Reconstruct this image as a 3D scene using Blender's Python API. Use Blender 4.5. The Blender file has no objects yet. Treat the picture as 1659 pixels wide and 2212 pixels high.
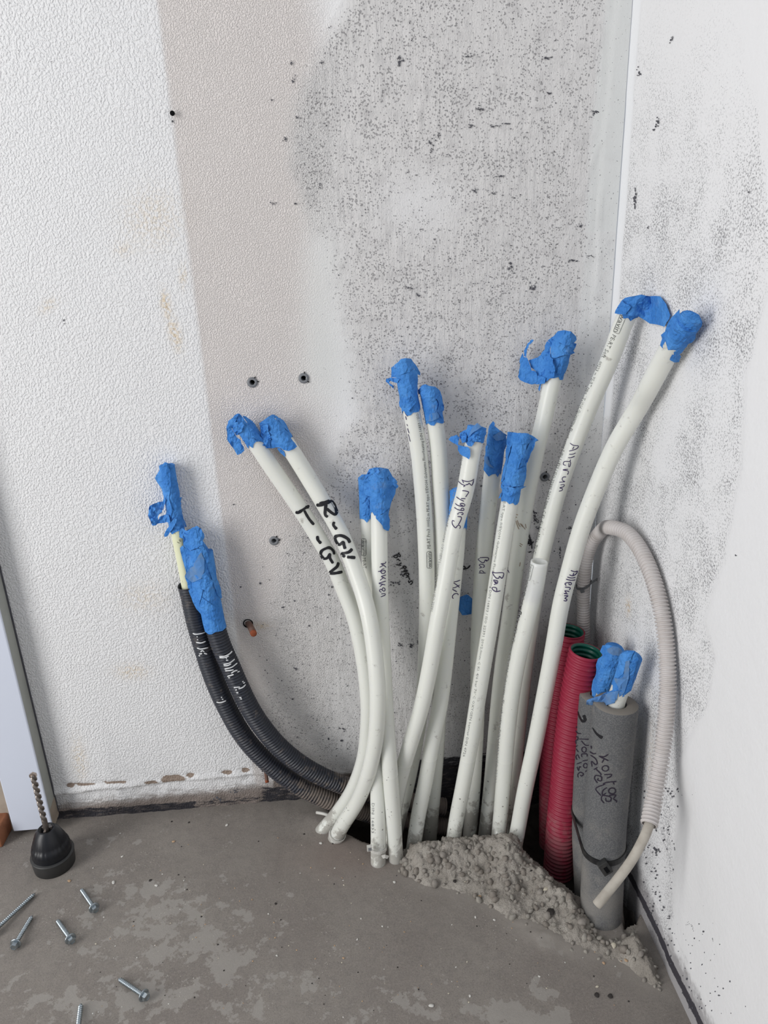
import bpy, bmesh, math, random
import numpy as np
from mathutils import Vector, Matrix
from mathutils.geometry import delaunay_2d_cdt

random.seed(7)
RNG = np.random.default_rng(7)
SC = bpy.context.scene
COL = SC.collection

# ------------------------------------------------------------------ camera
W, H = 1659.0, 2212.0
F_PX = 1600.7
PITCH, YAW, ROLL = 0.35950, 0.06358, -0.03774
CAM = np.array([-0.427108, -1.131217, 1.0]) * 0.77
_cp, _sp, _ca, _sa = math.cos(PITCH), math.sin(PITCH), math.cos(YAW), math.sin(YAW)
FWD = np.array([_sa * _cp, _ca * _cp, -_sp])
_r = np.array([_ca, -_sa, 0.0])
_u = np.cross(_r, FWD)
RIGHT = math.cos(ROLL) * _r + math.sin(ROLL) * _u
UP = -math.sin(ROLL) * _r + math.cos(ROLL) * _u
cam = bpy.data.cameras.new('camera')
cam.sensor_fit = 'VERTICAL'
cam.sensor_height = 24.0
cam.lens = 24.0 * F_PX / H
cam.clip_start = 0.02
camo = bpy.data.objects.new('camera', cam)
COL.objects.link(camo)
m = Matrix.Identity(4)
for i in range(3):
    m[i][0] = RIGHT[i]; m[i][1] = UP[i]; m[i][2] = -FWD[i]; m[i][3] = CAM[i]
camo.matrix_world = m
SC.camera = camo

# ------------------------------------------------------------------ light
wd = bpy.data.worlds.new('world'); SC.world = wd; wd.use_nodes = True
wd.node_tree.nodes['Background'].inputs[0].default_value = (0.86, 0.92, 1.0, 1)
wd.node_tree.nodes['Background'].inputs[1].default_value = 0.46


def area(name, loc, target, size, size_y, power, color):
    l = bpy.data.lights.new(name, 'AREA')
    l.shape = 'RECTANGLE'; l.size = size; l.size_y = size_y; l.energy = power; l.color = color
    o = bpy.data.objects.new(name, l); COL.objects.link(o)
    o.location = loc
    o.rotation_euler = (Vector(target) - Vector(loc)).to_track_quat('-Z', 'Y').to_euler()
    return o


area('glass_door_light', (-2.3, -1.35, 1.10), (-0.35, -0.05, 0.85), 0.9, 2.1, 46, (1.0, 0.985, 0.965))
SC.view_settings.view_transform = 'Standard'
SC.view_settings.look = 'None'
SC.view_settings.exposure = 0.0
SC.view_settings.gamma = 1.0
SC.view_settings.use_curve_mapping = False

# ------------------------------------------------------------------ picking points in the room


def ray(px, py):
    return (px - W / 2) / F_PX * RIGHT - (py - H / 2) / F_PX * UP + FWD


def on_back(px, py, off=0.0):          # point on the plane `off` metres in front of the back wall
    d = ray(px, py); return CAM + d * ((-off - CAM[1]) / d[1])


def on_right(px, py, x=0.0):
    d = ray(px, py); return CAM + d * ((x - CAM[0]) / d[0])


def on_floor(px, py, z=0.0):
    d = ray(px, py); return CAM + d * ((z - CAM[2]) / d[2])


def to_px(P):
    P = np.asarray(P, float); d = P - CAM; z = d @ FWD
    return W / 2 + F_PX * (d @ RIGHT) / z, H / 2 - F_PX * (d @ UP) / z


# ------------------------------------------------------------------ numpy noise
_LAT = np.random.default_rng(3).random((512, 512))


def vnoise(x, y, s=0):
    x = np.asarray(x, float) + s * 17.31; y = np.asarray(y, float) + s * 9.77
    xi = np.floor(x).astype(int); yi = np.floor(y).astype(int)
    fx = x - xi; fy = y - yi
    fx = fx * fx * (3 - 2 * fx); fy = fy * fy * (3 - 2 * fy)
    g = lambda a, b: _LAT[a % 512, b % 512]
    return (g(xi, yi) * (1 - fx) + g(xi + 1, yi) * fx) * (1 - fy) + (g(xi, yi + 1) * (1 - fx) + g(xi + 1, yi + 1) * fx) * fy


def fbm(x, y, o=4, s=0):
    r = 0; a = 1; t = 0
    for k in range(o):
        r = r + a * vnoise(x * 2 ** k, y * 2 ** k, s + k); t += a; a *= 0.5
    return r / t


def sstep(a, b, x):
    t = np.clip((x - a) / (b - a), 0, 1); return t * t * (3 - 2 * t)


def poly_sd(X, Y, poly):               # signed distance, positive inside
    P = np.asarray(poly, float); n = len(P)
    dmin = np.full(X.shape, 1e9); ins = np.zeros(X.shape, bool)
    for i in range(n):
        a = P[i]; b = P[(i + 1) % n]
        ex, ey = b - a; wx = X - a[0]; wy = Y - a[1]
        t = np.clip((wx * ex + wy * ey) / (ex * ex + ey * ey + 1e-12), 0, 1)
        dmin = np.minimum(dmin, np.hypot(wx - t * ex, wy - t * ey))
        c = ((a[1] > Y) != (b[1] > Y))
        with np.errstate(divide='ignore', invalid='ignore'):
            xi = (b[0] - a[0]) * (Y - a[1]) / (b[1] - a[1] + 1e-15) + a[0]
        ins ^= c & (X < xi)
    return np.where(ins, dmin, -dmin)


def gauss(U, V, cx, cy, rx, ry, ang=0.0):
    c, s = math.cos(math.radians(ang)), math.sin(math.radians(ang))
    x = U - cx; y = V - cy
    a = (x * c + y * s) / rx; b = (-x * s + y * c) / ry
    return np.exp(-(a * a + b * b))


# ------------------------------------------------------------------ material helper
class NT:
    def __init__(s, name):
        s.m = bpy.data.materials.new(name); s.m.use_nodes = True
        s.t = s.m.node_tree; s.b = s.t.nodes['Principled BSDF']

    def n(s, typ, **kw):
        nd = s.t.nodes.new('ShaderNode' + typ)
        for k, v in kw.items():
            if k.startswith('i_'):
                key = k[2:]; key = int(key) if key.isdigit() else key.replace('_', ' ')
                s.put(nd.inputs[key], v)
            else:
                setattr(nd, k, v)
        return nd

    def put(s, sock, v):
        if isinstance(v, bpy.types.NodeSocket): s.t.links.new(v, sock)
        elif isinstance(v, (tuple, list)) and len(v) == 3 and sock.type == 'RGBA': sock.default_value = (*v, 1)
        else: sock.default_value = v

    def math(s, op, a, b=0.0, c=None, clamp=False):
        nd = s.t.nodes.new('ShaderNodeMath'); nd.operation = op; nd.use_clamp = clamp
        s.put(nd.inputs[0], a); s.put(nd.inputs[1], b)
        if c is not None: s.put(nd.inputs[2], c)
        return nd.outputs[0]

    def mix(s, f, a, b, blend='MIX'):
        nd = s.t.nodes.new('ShaderNodeMix'); nd.data_type = 'RGBA'; nd.blend_type = blend
        s.put(nd.inputs[0], f); s.put(nd.inputs[6], a); s.put(nd.inputs[7], b)
        return nd.outputs[2]

    def ramp(s, v, lo, hi):            # smooth 0..1
        nd = s.t.nodes.new('ShaderNodeMapRange'); nd.interpolation_type = 'SMOOTHSTEP'
        s.put(nd.inputs[0], v); nd.inputs[1].default_value = lo; nd.inputs[2].default_value = hi
        return nd.outputs[0]

    def pos(s, scale=(1, 1, 1)):
        g = s.t.nodes.new('ShaderNodeNewGeometry')
        mp = s.t.nodes.new('ShaderNodeMapping'); mp.inputs['Scale'].default_value = scale
        s.t.links.new(g.outputs['Position'], mp.inputs[0]); return mp.outputs[0]

    def noise(s, v, sc, det=3, rough=0.55):
        nd = s.n('TexNoise'); nd.inputs['Scale'].default_value = sc; nd.inputs['Detail'].default_value = det
        nd.inputs['Roughness'].default_value = rough
        s.t.links.new(v, nd.inputs['Vector']); return nd.outputs[0]

    def vor(s, v, sc, feat='F1'):
        nd = s.n('TexVoronoi', feature=feat); nd.inputs['Scale'].default_value = sc
        s.t.links.new(v, nd.inputs['Vector']); return nd.outputs['Distance']

    def attr(s, name):
        nd = s.n('Attribute', attribute_name=name); return nd.outputs['Fac']

    def bump(s, h, dist, strength=1.0, nrm=None):
        nd = s.n('Bump'); nd.inputs['Distance'].default_value = dist
        s.put(nd.inputs['Strength'], strength); s.t.links.new(h, nd.inputs['Height'])
        if nrm is not None: s.t.links.new(nrm, nd.inputs['Normal'])
        return nd.outputs[0]

    def out(s, col=None, rough=None, nrm=None, **kw):
        if col is not None: s.put(s.b.inputs['Base Color'], col)
        if rough is not None: s.put(s.b.inputs['Roughness'], rough)
        if nrm is not None: s.t.links.new(nrm, s.b.inputs['Normal'])
        for k, v in kw.items(): s.put(s.b.inputs[k.replace('_', ' ')], v)
        return s.m


def srgb(r, g, b):
    f = lambda c: (c / 255 / 12.92) if c / 255 <= 0.04045 else ((c / 255 + 0.055) / 1.055) ** 2.4
    return (f(r), f(g), f(b))


# back wall -----------------------------------------------------------
def mat_wall_back():
    t = NT('painted_plaster'); p = t.pos()
    rough = t.attr('rough'); grime = t.attr('grime'); pink = t.attr('pink'); stain = t.attr('stain')
    dirt = t.attr('dirt'); bit = t.attr('bitumen'); skim = t.attr('skim')
    big = t.noise(p, 9, 3); med = t.noise(p, 60, 4)
    col = t.mix(pink, srgb(232, 232, 233), srgb(226, 220, 217))
    col = t.mix(grime, col, srgb(214, 212, 211))
    col = t.mix(t.math('MULTIPLY', skim, 0.7), col, srgb(213, 215, 213))
    col = t.mix(t.math('MULTIPLY', t.ramp(med, 0.45, 0.75), t.math('MULTIPLY', grime, 0.55)), col, srgb(186, 184, 184))
    # fine dark pits where the paint did not cover
    dn = t.noise(p, 34, 4, 0.6)
    dens = t.math('MULTIPLY', grime, t.math('ADD', 0.30, t.math('MULTIPLY', t.ramp(dn, 0.30, 0.62), 0.7)))
    v1 = t.vor(t.pos((1, 1, 1)), 400)
    n1 = t.noise(p, 420, 2)
    thr = t.math('MULTIPLY', dens, 0.40)
    n3 = t.noise(p, 300, 3, 0.6)
    pit = t.math('LESS_THAN', t.math('ADD', v1, t.math('ADD', t.math('MULTIPLY', t.math('SUBTRACT', n1, 0.5), 0.8), t.math('MULTIPLY', t.math('SUBTRACT', 0.5, n3), 1.3))), t.math('SUBTRACT', thr, 0.04))
    col = t.mix(t.math('MULTIPLY', pit, 0.58), col, srgb(100, 98, 102))
    v2 = t.vor(p, 150)
    pit2 = t.math('LESS_THAN', t.math('ADD', v2, t.math('MULTIPLY', t.math('SUBTRACT', n1, 0.5), 0.35)), t.math('MULTIPLY', dens, 0.09))
    col = t.mix(t.math('MULTIPLY', pit2, 0.7), col, srgb(78, 76, 80))
    # horizontal trowel streaks
    st = t.noise(t.pos((1, 1, 9)), 42, 4, 0.7)
    stm = t.math('MULTIPLY', t.ramp(st, 0.66, 0.74), t.math('MULTIPLY', grime, t.ramp(big, 0.45, 0.6)))
    col = t.mix(t.math('MULTIPLY', stm, 0.5), col, srgb(110, 110, 115))
    # stains
    col = t.mix(t.math('MULTIPLY', stain, t.ramp(t.noise(p, 260, 3), 0.35, 0.62)), col, srgb(214, 190, 150))
    # grubby base
    dm = t.ramp(t.math('ADD', dirt, t.math('MULTIPLY', t.math('SUBTRACT', t.noise(t.pos((1, 1, 4)), 55, 5, 0.7), 0.5), 0.9)), 0.35, 0.75)
    col = t.mix(t.math('MULTIPLY', dm, t.math('MULTIPLY', dirt, 1.2), clamp=True), col, srgb(134, 124, 118))
    bm = t.ramp(t.math('ADD', bit, t.math('MULTIPLY', t.math('SUBTRACT', t.noise(t.pos((1, 1, 4)), 60, 6, 0.75), 0.5), 1.7)), 0.40, 0.62)
    sk = t.ramp(t.noise(t.pos((1, 1, 5)), 75, 6, 0.75), 0.50, 0.66)
    col = t.mix(t.math('MULTIPLY', bm, t.math('SUBTRACT', 1.0, t.math('MULTIPLY', sk, 0.45))), col, srgb(52, 51, 56))
    brk = t.attr('bare')
    col = t.mix(t.ramp(t.math('ADD', brk, t.math('MULTIPLY', t.math('SUBTRACT', t.noise(p, 120, 4), 0.5), 0.7)), 0.4, 0.55), col, srgb(152, 136, 124))
    # relief
    o1 = t.noise(t.pos((1, 1, 0.85)), 440, 2, 0.5)
    o1 = t.ramp(o1, 0.34, 0.68)
    o2 = t.ramp(t.noise(p, 640, 2, 0.5), 0.36, 0.68)
    tr = t.noise(t.pos((1, 1, 0.35)), 120, 5, 0.62)
    h = t.math('ADD', t.math('MULTIPLY', o1, t.math('ADD', t.math('MULTIPLY', rough, 0.75), 0.10)),
               t.math('MULTIPLY', o2, t.math('ADD', t.math('MULTIPLY', pink, 0.9), 0.15)))
    h = t.math('ADD', h, t.math('MULTIPLY', tr, t.math('MULTIPLY', grime, 2.6)))
    h = t.math('ADD', h, t.math('MULTIPLY', t.noise(t.pos((0.25, 1, 1)), 330, 4, 0.65), t.math('MULTIPLY', grime, 0.7)))
    h = t.math('ADD', h, t.math('MULTIPLY', t.noise(t.pos((1, 1, 0.05)), 150, 4, 0.7), t.math('MULTIPLY', grime, t.math('MULTIPLY', t.ramp(big, 0.42, 0.62), 2.2))))
    h = t.math('SUBTRACT', h, t.math('MULTIPLY', pit, 0.3))
    nr = t.bump(h, 0.0010, t.math('SUBTRACT', 0.85, t.math('MULTIPLY', skim, 0.55)))
    return t.out(col, 0.75, nr, Specular_IOR_Level=0.25)


def mat_wall_right():
    t = NT('painted_plaster_mottled'); p = t.pos()
    sp = t.attr('speck'); dirt = t.attr('dirt'); bit = t.attr('bitumen'); strip = t.attr('strip'); stain = t.attr('stain')
    col = srgb(228, 228, 229)
    n = t.noise(p, 500, 2, 0.5); dn = t.noise(p, 20, 3, 0.6); n2 = t.noise(p, 700, 2)
    dens = t.math('MULTIPLY', sp, t.math('ADD', 0.45, t.math('MULTIPLY', t.ramp(dn, 0.3, 0.65), 0.55)))
    g = t.ramp(t.math('ADD', n, t.math('MULTIPLY', dens, 0.12)), 0.60, 0.70)
    col = t.mix(t.math('MULTIPLY', g, t.math('MULTIPLY', dens, 0.60), clamp=True), col, srgb(138, 137, 140))
    v1 = t.vor(p, 420)
    pit = t.math('LESS_THAN', t.math('ADD', v1, t.math('MULTIPLY', t.math('SUBTRACT', n2, 0.5), 0.5)), t.math('SUBTRACT', t.math('MULTIPLY', dens, 0.36), 0.02))
    col = t.mix(t.math('MULTIPLY', pit, 0.62), col, srgb(96, 96, 100))
    col = t.mix(t.math('MULTIPLY', strip, 0.5), col, srgb(236, 238, 241))
    col = t.mix(t.math('MULTIPLY', stain, t.ramp(t.noise(p, 300, 3), 0.4, 0.6)), col, srgb(196, 172, 140))
    dm = t.ramp(t.math('ADD', dirt, t.math('MULTIPLY', t.math('SUBTRACT', t.noise(t.pos((1, 1, 1)), 60, 5, 0.7), 0.5), 1.0)), 0.35, 0.8)
    col = t.mix(t.math('MULTIPLY', dm, 0.75), col, srgb(128, 124, 126))
    bm = t.ramp(t.math('ADD', bit, t.math('MULTIPLY', t.math('SUBTRACT', t.noise(p, 80, 6, 0.75), 0.5), 1.5)), 0.42, 0.6)
    col = t.mix(bm, col, srgb(62, 60, 66))
    h = t.math('ADD', t.math('MULTIPLY', t.noise(p, 230, 4, 0.55), 0.5), t.math('MULTIPLY', t.noise(p, 45, 3), 0.6))
    nr = t.bump(h, 0.0014, 0.55)
    return t.out(col, 0.7, nr, Specular_IOR_Level=0.3)


def mat_floor():
    t = NT('concrete_screed'); p = t.pos()
    patch = t.attr('patch'); hole = t.attr('hole'); mort = t.attr('mortar')
    n = t.noise(p, 6, 4); g = t.noise(p, 900, 2); g2 = t.noise(p, 90, 4)
    col = t.mix(t.ramp(n, 0.3, 0.7), srgb(128, 121, 115), srgb(142, 136, 129))
    col = t.mix(t.math('MULTIPLY', t.ramp(g2, 0.4, 0.7), 0.4), col, srgb(118, 112, 108))
    col = t.mix(t.math('MULTIPLY', t.ramp(g, 0.52, 0.66), 0.45), col, srgb(98, 92, 88))
    m1 = t.noise(p, 420, 5, 0.8)
    col = t.mix(t.math('MULTIPLY', t.ramp(m1, 0.45, 0.65), 0.30), col, srgb(156, 150, 144))
    col = t.mix(t.math('MULTIPLY', t.math('SUBTRACT', 1.0, t.ramp(m1, 0.34, 0.47)), 0.28), col, srgb(100, 94, 90))
    pn = t.noise(t.pos((1, 1, 1)), 34, 6, 0.66)
    pm = t.ramp(t.math('ADD', pn, t.math('MULTIPLY', patch, 0.19)), 0.625, 0.665)
    col = t.mix(t.math('MULTIPLY', pm, 0.55), col, srgb(162, 158, 152))
    v = t.vor(p, 260); gr = t.noise(p, 14, 3)
    lt = t.math('LESS_THAN', t.math('ADD', v, t.math('MULTIPLY', g, 0.16)), t.math('MULTIPLY', t.ramp(gr, 0.30, 0.7), 0.23))
    col = t.mix(t.math('MULTIPLY', lt, 0.6), col, srgb(200, 194, 184))
    v2 = t.vor(t.pos((1.3, 0.9, 1)), 150)
    dk = t.math('LESS_THAN', t.math('ADD', v2, t.math('MULTIPLY', g, 0.16)), t.math('MULTIPLY', t.ramp(gr, 0.3, 0.7), 0.19))
    col = t.mix(t.math('MULTIPLY', dk, 0.55), col, srgb(66, 62, 60))
    col = t.mix(t.math('MULTIPLY', mort, 0.7), col, srgb(148, 142, 135))
    col = t.mix(t.attr('red'), col, srgb(128, 112, 104))
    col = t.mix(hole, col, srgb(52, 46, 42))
    h = t.math('ADD', t.math('MULTIPLY', g, 0.35), t.math('MULTIPLY', g2, 0.5))
    nr = t.bump(h, 0.0010, 0.6)
    return t.out(col, t.math('SUBTRACT', 0.85, t.math('MULTIPLY', pm, 0.25)), nr, Specular_IOR_Level=0.3)


def mat_mortar():
    t = NT('rough_mortar'); p = t.pos()
    n = t.noise(p, 40, 4); g = t.noise(p, 700, 3)
    col = t.mix(t.ramp(n, 0.35, 0.65), srgb(144, 138, 130), srgb(164, 158, 150))
    col = t.mix(t.math('MULTIPLY', t.ramp(g, 0.5, 0.68), 0.5), col, srgb(104, 98, 92))
    nr = t.bump(t.math('ADD', g, t.math('MULTIPLY', t.noise(p, 180, 4), 1.6)), 0.0016, 0.8)
    return t.out(col, 0.88, nr, Specular_IOR_Level=0.2)


def mat_pipe(name='white_pipe_plastic', c=(227, 228, 222)):
    t = NT(name); p = t.pos()
    g = t.n('NewGeometry'); sx = t.n('SeparateXYZ'); t.t.links.new(g.outputs['Position'], sx.inputs[0]); z = sx.outputs[2]
    low = t.math('SUBTRACT', 1.0, t.ramp(z, 0.0, 0.20))
    low2 = t.math('SUBTRACT', 1.0, t.ramp(z, 0.0, 0.055))
    col = t.mix(t.math('MULTIPLY', t.noise(p, 12, 2), 0.25), srgb(*c), srgb(c[0] - 14, c[1] - 13, c[2] - 18))
    v = t.vor(p, 150); g2 = t.noise(p, 260, 3); sel = t.noise(p, 40, 2)
    d = t.math('ADD', v, t.math('MULTIPLY', t.math('SUBTRACT', g2, 0.5), 0.4))
    sp = t.math('LESS_THAN', d, t.math('MULTIPLY', t.math('ADD', low, 0.0), t.math('MULTIPLY', t.ramp(sel, 0.35, 0.75), 0.30)))
    col = t.mix(t.math('MULTIPLY', sp, 0.7), col, srgb(118, 114, 110))
    sm = t.ramp(t.math('ADD', t.noise(p, 75, 4, 0.65), t.math('MULTIPLY', low2, 0.30)), 0.62, 0.76)
    col = t.mix(t.math('MULTIPLY', sm, 0.65), col, srgb(150, 145, 138))
    rg = t.math('SUBTRACT', 0.34, t.math('MULTIPLY', low, 0.22))
    return t.out(col, rg, t.bump(t.noise(t.pos((1, 1, 0.06)), 420, 2), 0.0002, 0.25), Specular_IOR_Level=0.45,
                 Subsurface_Weight=0.6, Subsurface_Radius=(1.0, 0.97, 0.85), Subsurface_Scale=0.010)


def mat_simple(name, c, rough=0.6, spec=0.4, metal=0.0, nscale=80, namp=0.25, dark=None, bump=0.0, bscale=300):
    t = NT(name); p = t.pos()
    dk = srgb(*(dark or tuple(max(0, v * 0.72) for v in c)))
    col = t.mix(t.math('MULTIPLY', t.ramp(t.noise(p, nscale, 4), 0.35, 0.7), namp), srgb(*c), dk)
    nr = t.bump(t.noise(p, bscale, 3), 0.0008, bump) if bump else None
    return t.out(col, rough, nr, Specular_IOR_Level=spec, Metallic=metal)


def mat_dusty(name, c, dust, amt=0.5, zlo=0.0, zhi=0.12, rough=0.45, spec=0.5, up=0.0):
    t = NT(name); p = t.pos()
    g = t.n('NewGeometry'); sx = t.n('SeparateXYZ'); t.t.links.new(g.outputs['Position'], sx.inputs[0])
    sn = t.n('SeparateXYZ'); t.t.links.new(g.outputs['Normal'], sn.inputs[0])
    low = t.math('SUBTRACT', 1.0, t.ramp(sx.outputs[2], zlo, zhi))
    n = t.noise(p, 90, 5, 0.65)
    f = t.math('MULTIPLY', t.ramp(t.math('ADD', n, t.math('ADD', t.math('MULTIPLY', low, 0.25), t.math('MULTIPLY', t.math('MULTIPLY', sn.outputs[2], low), up))), 0.55, 0.8), amt)
    return t.out(t.mix(f, srgb(*c), srgb(*dust)), t.math('ADD', rough, t.math('MULTIPLY', f, 0.4)), None, Specular_IOR_Level=spec)


def mat_foam():
    t = NT('grey_foam'); p = t.pos()
    n = t.noise(p, 800, 2); g = t.noise(p, 30, 4)
    col = t.mix(t.ramp(n, 0.4, 0.65), srgb(94, 95, 97), srgb(116, 116, 116))
    gm = t.n('NewGeometry'); sx = t.n('SeparateXYZ'); t.t.links.new(gm.outputs['Position'], sx.inputs[0])
    sn = t.n('SeparateXYZ'); t.t.links.new(gm.outputs['Normal'], sn.inputs[0])
    low = t.math('SUBTRACT', 1.0, t.ramp(sx.outputs[2], 0.0, 0.12))
    dust = t.ramp(t.math('ADD', g, t.math('MULTIPLY', low, 0.3)), 0.5, 0.85)
    col = t.mix(t.math('MULTIPLY', dust, 0.6), col, srgb(140, 136, 130))
    col = t.mix(t.ramp(sn.outputs[2], 0.6, 0.9), col, srgb(136, 130, 122))
    v = t.vor(p, 130)
    s = t.math('LESS_THAN', t.math('ADD', v, t.math('MULTIPLY', n, 0.1)), t.math('MULTIPLY', t.ramp(t.noise(p, 22, 2), 0.45, 0.8), 0.2))
    col = t.mix(t.math('MULTIPLY', s, 0.7), col, srgb(196, 196, 192))
    return t.out(col, 0.92, t.bump(n, 0.0007, 0.5), Specular_IOR_Level=0.15)


def mat_tape():
    t = NT('blue_masking_tape'); p = t.pos()
    n = t.noise(p, 60, 4); f = t.noise(p, 500, 2)
    col = t.mix(t.ramp(n, 0.35, 0.7), srgb(58, 124, 200), srgb(78, 144, 216))
    col = t.mix(t.math('MULTIPLY', t.ramp(t.noise(p, 34, 5, 0.65), 0.60, 0.78), 0.45), col, srgb(134, 150, 168))
    cr = t.math('ABSOLUTE', t.math('SUBTRACT', t.noise(p, 130, 2, 0.4), 0.5))
    cr2 = t.math('ABSOLUTE', t.math('SUBTRACT', t.noise(t.pos((1, 1, 0.5)), 260, 2, 0.4), 0.5))
    nr = t.bump(t.math('ADD', t.math('MULTIPLY', f, 0.15), t.math('ADD', t.math('MULTIPLY', cr, 3.0), t.math('MULTIPLY', cr2, 1.5))), 0.0016, 0.9)
    return t.out(col, 0.72, nr, Specular_IOR_Level=0.25)


MW = mat_wall_back(); MR = mat_wall_right(); MF = mat_floor(); MM = mat_mortar()
MPIPE = mat_pipe(); MYEL = mat_pipe('yellowish_pipe_plastic', (222, 224, 194))
MTAPE = mat_tape(); MFOAM = mat_foam()
MDUSTTAPE = mat_simple('dusty_masking_tape', (84, 132, 190), 0.8, 0.2, namp=0.7, dark=(112, 134, 158), nscale=60)
MBLACK = mat_dusty('black_conduit_plastic', (44, 47, 56), (124, 113, 104), 0.85, 0.015, 0.10, 0.42, 0.5, 0.30)
MGREY = mat_simple('light_grey_conduit_plastic', (200, 195, 193), 0.5, 0.4, namp=0.25, nscale=60, dark=(164, 152, 142))
MCABLE = mat_simple('grey_cable_sheath', (178, 172, 162), 0.65, 0.3, namp=0.5, nscale=70, dark=(136, 128, 118))
MRED = mat_dusty('red_conduit_plastic', (150, 40, 64), (150, 112, 112), 0.42, 0.0, 0.10, 0.5, 0.4, 0.0)
MGREEN = mat_simple('green_conduit_lining', (10, 84, 70), 0.35, 0.5, namp=0.2)
MINK = mat_simple('black_marker_ink', (22, 22, 28), 0.5, 0.4, namp=0.1)
MPURP = mat_simple('purple_marker_ink', (62, 50, 92), 0.5, 0.3, namp=0.3, dark=(40, 34, 60))
MPRINT = mat_simple('grey_printing_ink', (96, 98, 98), 0.5, 0.3, namp=0.4)
MPRINT2 = mat_simple('faint_printing_ink', (138, 140, 140), 0.5, 0.3, namp=0.5)
MWINK = mat_simple('white_marker_ink', (226, 228, 230), 0.6, 0.3, namp=0.1)
MBRN = mat_simple('brown_smear', (160, 142, 124), 0.7, 0.2, namp=0.2)
MFINK = mat_simple('faded_marker_ink', (52, 46, 58), 0.8, 0.15, namp=0.3)
MSTEEL = mat_simple('zinc_plated_steel', (176, 186, 192), 0.28, 0.5, 1.0, namp=0.3, nscale=150)
MBIT = mat_simple('worn_drill_steel', (150, 142, 136), 0.38, 0.5, 0.9, namp=0.5, nscale=140)
MCARB = mat_simple('carbide_tip', (190, 176, 166), 0.3, 0.5, 1.0, namp=0.4, nscale=200)
MCHUCK = mat_simple('black_chuck_plastic', (20, 22, 28), 0.38, 0.45, namp=0.2)
MRUBB = mat_simple('dark_grey_metal_ring', (52, 52, 52), 0.5, 0.5, namp=0.3)
MRUST = mat_simple('rusty_steel', (122, 96, 86), 0.85, 0.2, namp=0.6, dark=(92, 66, 56))
MRUSTT = mat_simple('bright_rust', (146, 80, 54), 0.85, 0.2, namp=0.5)
MPLUG = mat_simple('grey_plug_plastic', (124, 126, 130), 0.5, 0.4, namp=0.2)
MDARK = mat_simple('black_hole_lining', (16, 16, 18), 0.9, 0.1, namp=0.1)
MBOARD = mat_simple('white_painted_board', (208, 214, 228), 0.45, 0.4, namp=0.12, nscale=14, dark=(196, 200, 212))
MSEAL = mat_simple('grey_green_edge_paint', (164, 166, 160), 0.6, 0.3, namp=0.2, nscale=30)
MBEIGE = mat_simple('beige_primer', (166, 154, 140), 0.7, 0.3, namp=0.3, nscale=60)
MBRICK = mat_simple('red_brick_clay', (158, 106, 78), 0.9, 0.2, namp=0.5, bump=0.5)
MTIE = mat_simple('black_nylon', (30, 31, 33), 0.45, 0.4, namp=0.4, dark=(80, 78, 74))
MTIEG = mat_simple('grey_nylon', (96, 98, 100), 0.5, 0.4, namp=0.3)
MTIEW = mat_simple('white_nylon', (206, 204, 198), 0.4, 0.4, namp=0.3)
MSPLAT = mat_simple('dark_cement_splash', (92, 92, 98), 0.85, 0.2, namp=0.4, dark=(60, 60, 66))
MSTN = [mat_simple('stone_%s' % n, c, 0.85, 0.2, namp=0.5, nscale=200, bump=0.4) for n, c in
        (('grey', (146, 140, 133)), ('pale', (154, 149, 141)), ('brown', (138, 131, 123)))]
MCHIP = [mat_simple('chip_%s' % n, c, 0.8, 0.2, namp=0.3, nscale=200) for n, c in
         (('cream', (206, 198, 180)), ('tan', (186, 158, 130)), ('dark', (62, 58, 56)), ('white', (214, 212, 206)))]

# ------------------------------------------------------------------ mesh helpers


def mesh_np(name, V, Fq, mats, smooth=True, mi=None):
    me = bpy.data.meshes.new(name)
    V = np.asarray(V, np.float32)
    if isinstance(Fq, np.ndarray):
        nf, k = Fq.shape
        me.vertices.add(len(V)); me.vertices.foreach_set('co', V.ravel())
        me.loops.add(nf * k); me.loops.foreach_set('vertex_index', Fq.astype(np.int32).ravel())
        me.polygons.add(nf); me.polygons.foreach_set('loop_start', np.arange(0, nf * k, k, dtype=np.int32))
        me.update(calc_edges=True)
    else:
        me.from_pydata([tuple(map(float, v)) for v in V], [], Fq)
    if not isinstance(mats, (list, tuple)): mats = [mats]
    for m_ in mats: me.materials.append(m_)
    me.polygons.foreach_set('use_smooth', np.full(len(me.polygons), smooth))
    if mi is not None: me.polygons.foreach_set('material_index', np.asarray(mi, np.int32))
    me.update()
    return me


def put(name, me, parent=None, base=None):
    """link a mesh whose vertices are in world space; its origin goes to base (or to its parent's origin)"""
    o = bpy.data.objects.new(name, me); COL.objects.link(o)
    if parent is not None:
        b = parent['_base'] if '_base' in parent else (0, 0, 0)
        b = Vector(b); me.transform(Matrix.Translation(-b)); o.parent = parent; o['_base'] = tuple(b)
    elif base is not None:
        b = Vector([float(v) for v in base]); me.transform(Matrix.Translation(-b)); o.location = b; o['_base'] = tuple(b)
    return o


def empty(name, base):
    o = bpy.data.objects.new(name, None); COL.objects.link(o)
    o.empty_display_size = 0.02; o.location = [float(v) for v in base]; o['_base'] = tuple(float(v) for v in base)
    return o


def tag(o, label=None, cat=None, group=None, kind=None):
    if label: o['label'] = label
    if cat: o['category'] = cat
    if group: o['group'] = group
    if kind: o['kind'] = kind
    return o


def unit(v):
    v = np.asarray(v, float); return v / (np.linalg.norm(v) + 1e-12)


def grid(xs, ys):
    X, Y = np.meshgrid(xs, ys, indexing='xy')
    nx, ny = len(xs), len(ys)
    i = np.arange(nx * ny).reshape(ny, nx)
    Fq = np.stack([i[:-1, :-1], i[:-1, 1:], i[1:, 1:], i[1:, :-1]], -1).reshape(-1, 4)
    return X.ravel(), Y.ravel(), Fq


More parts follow.
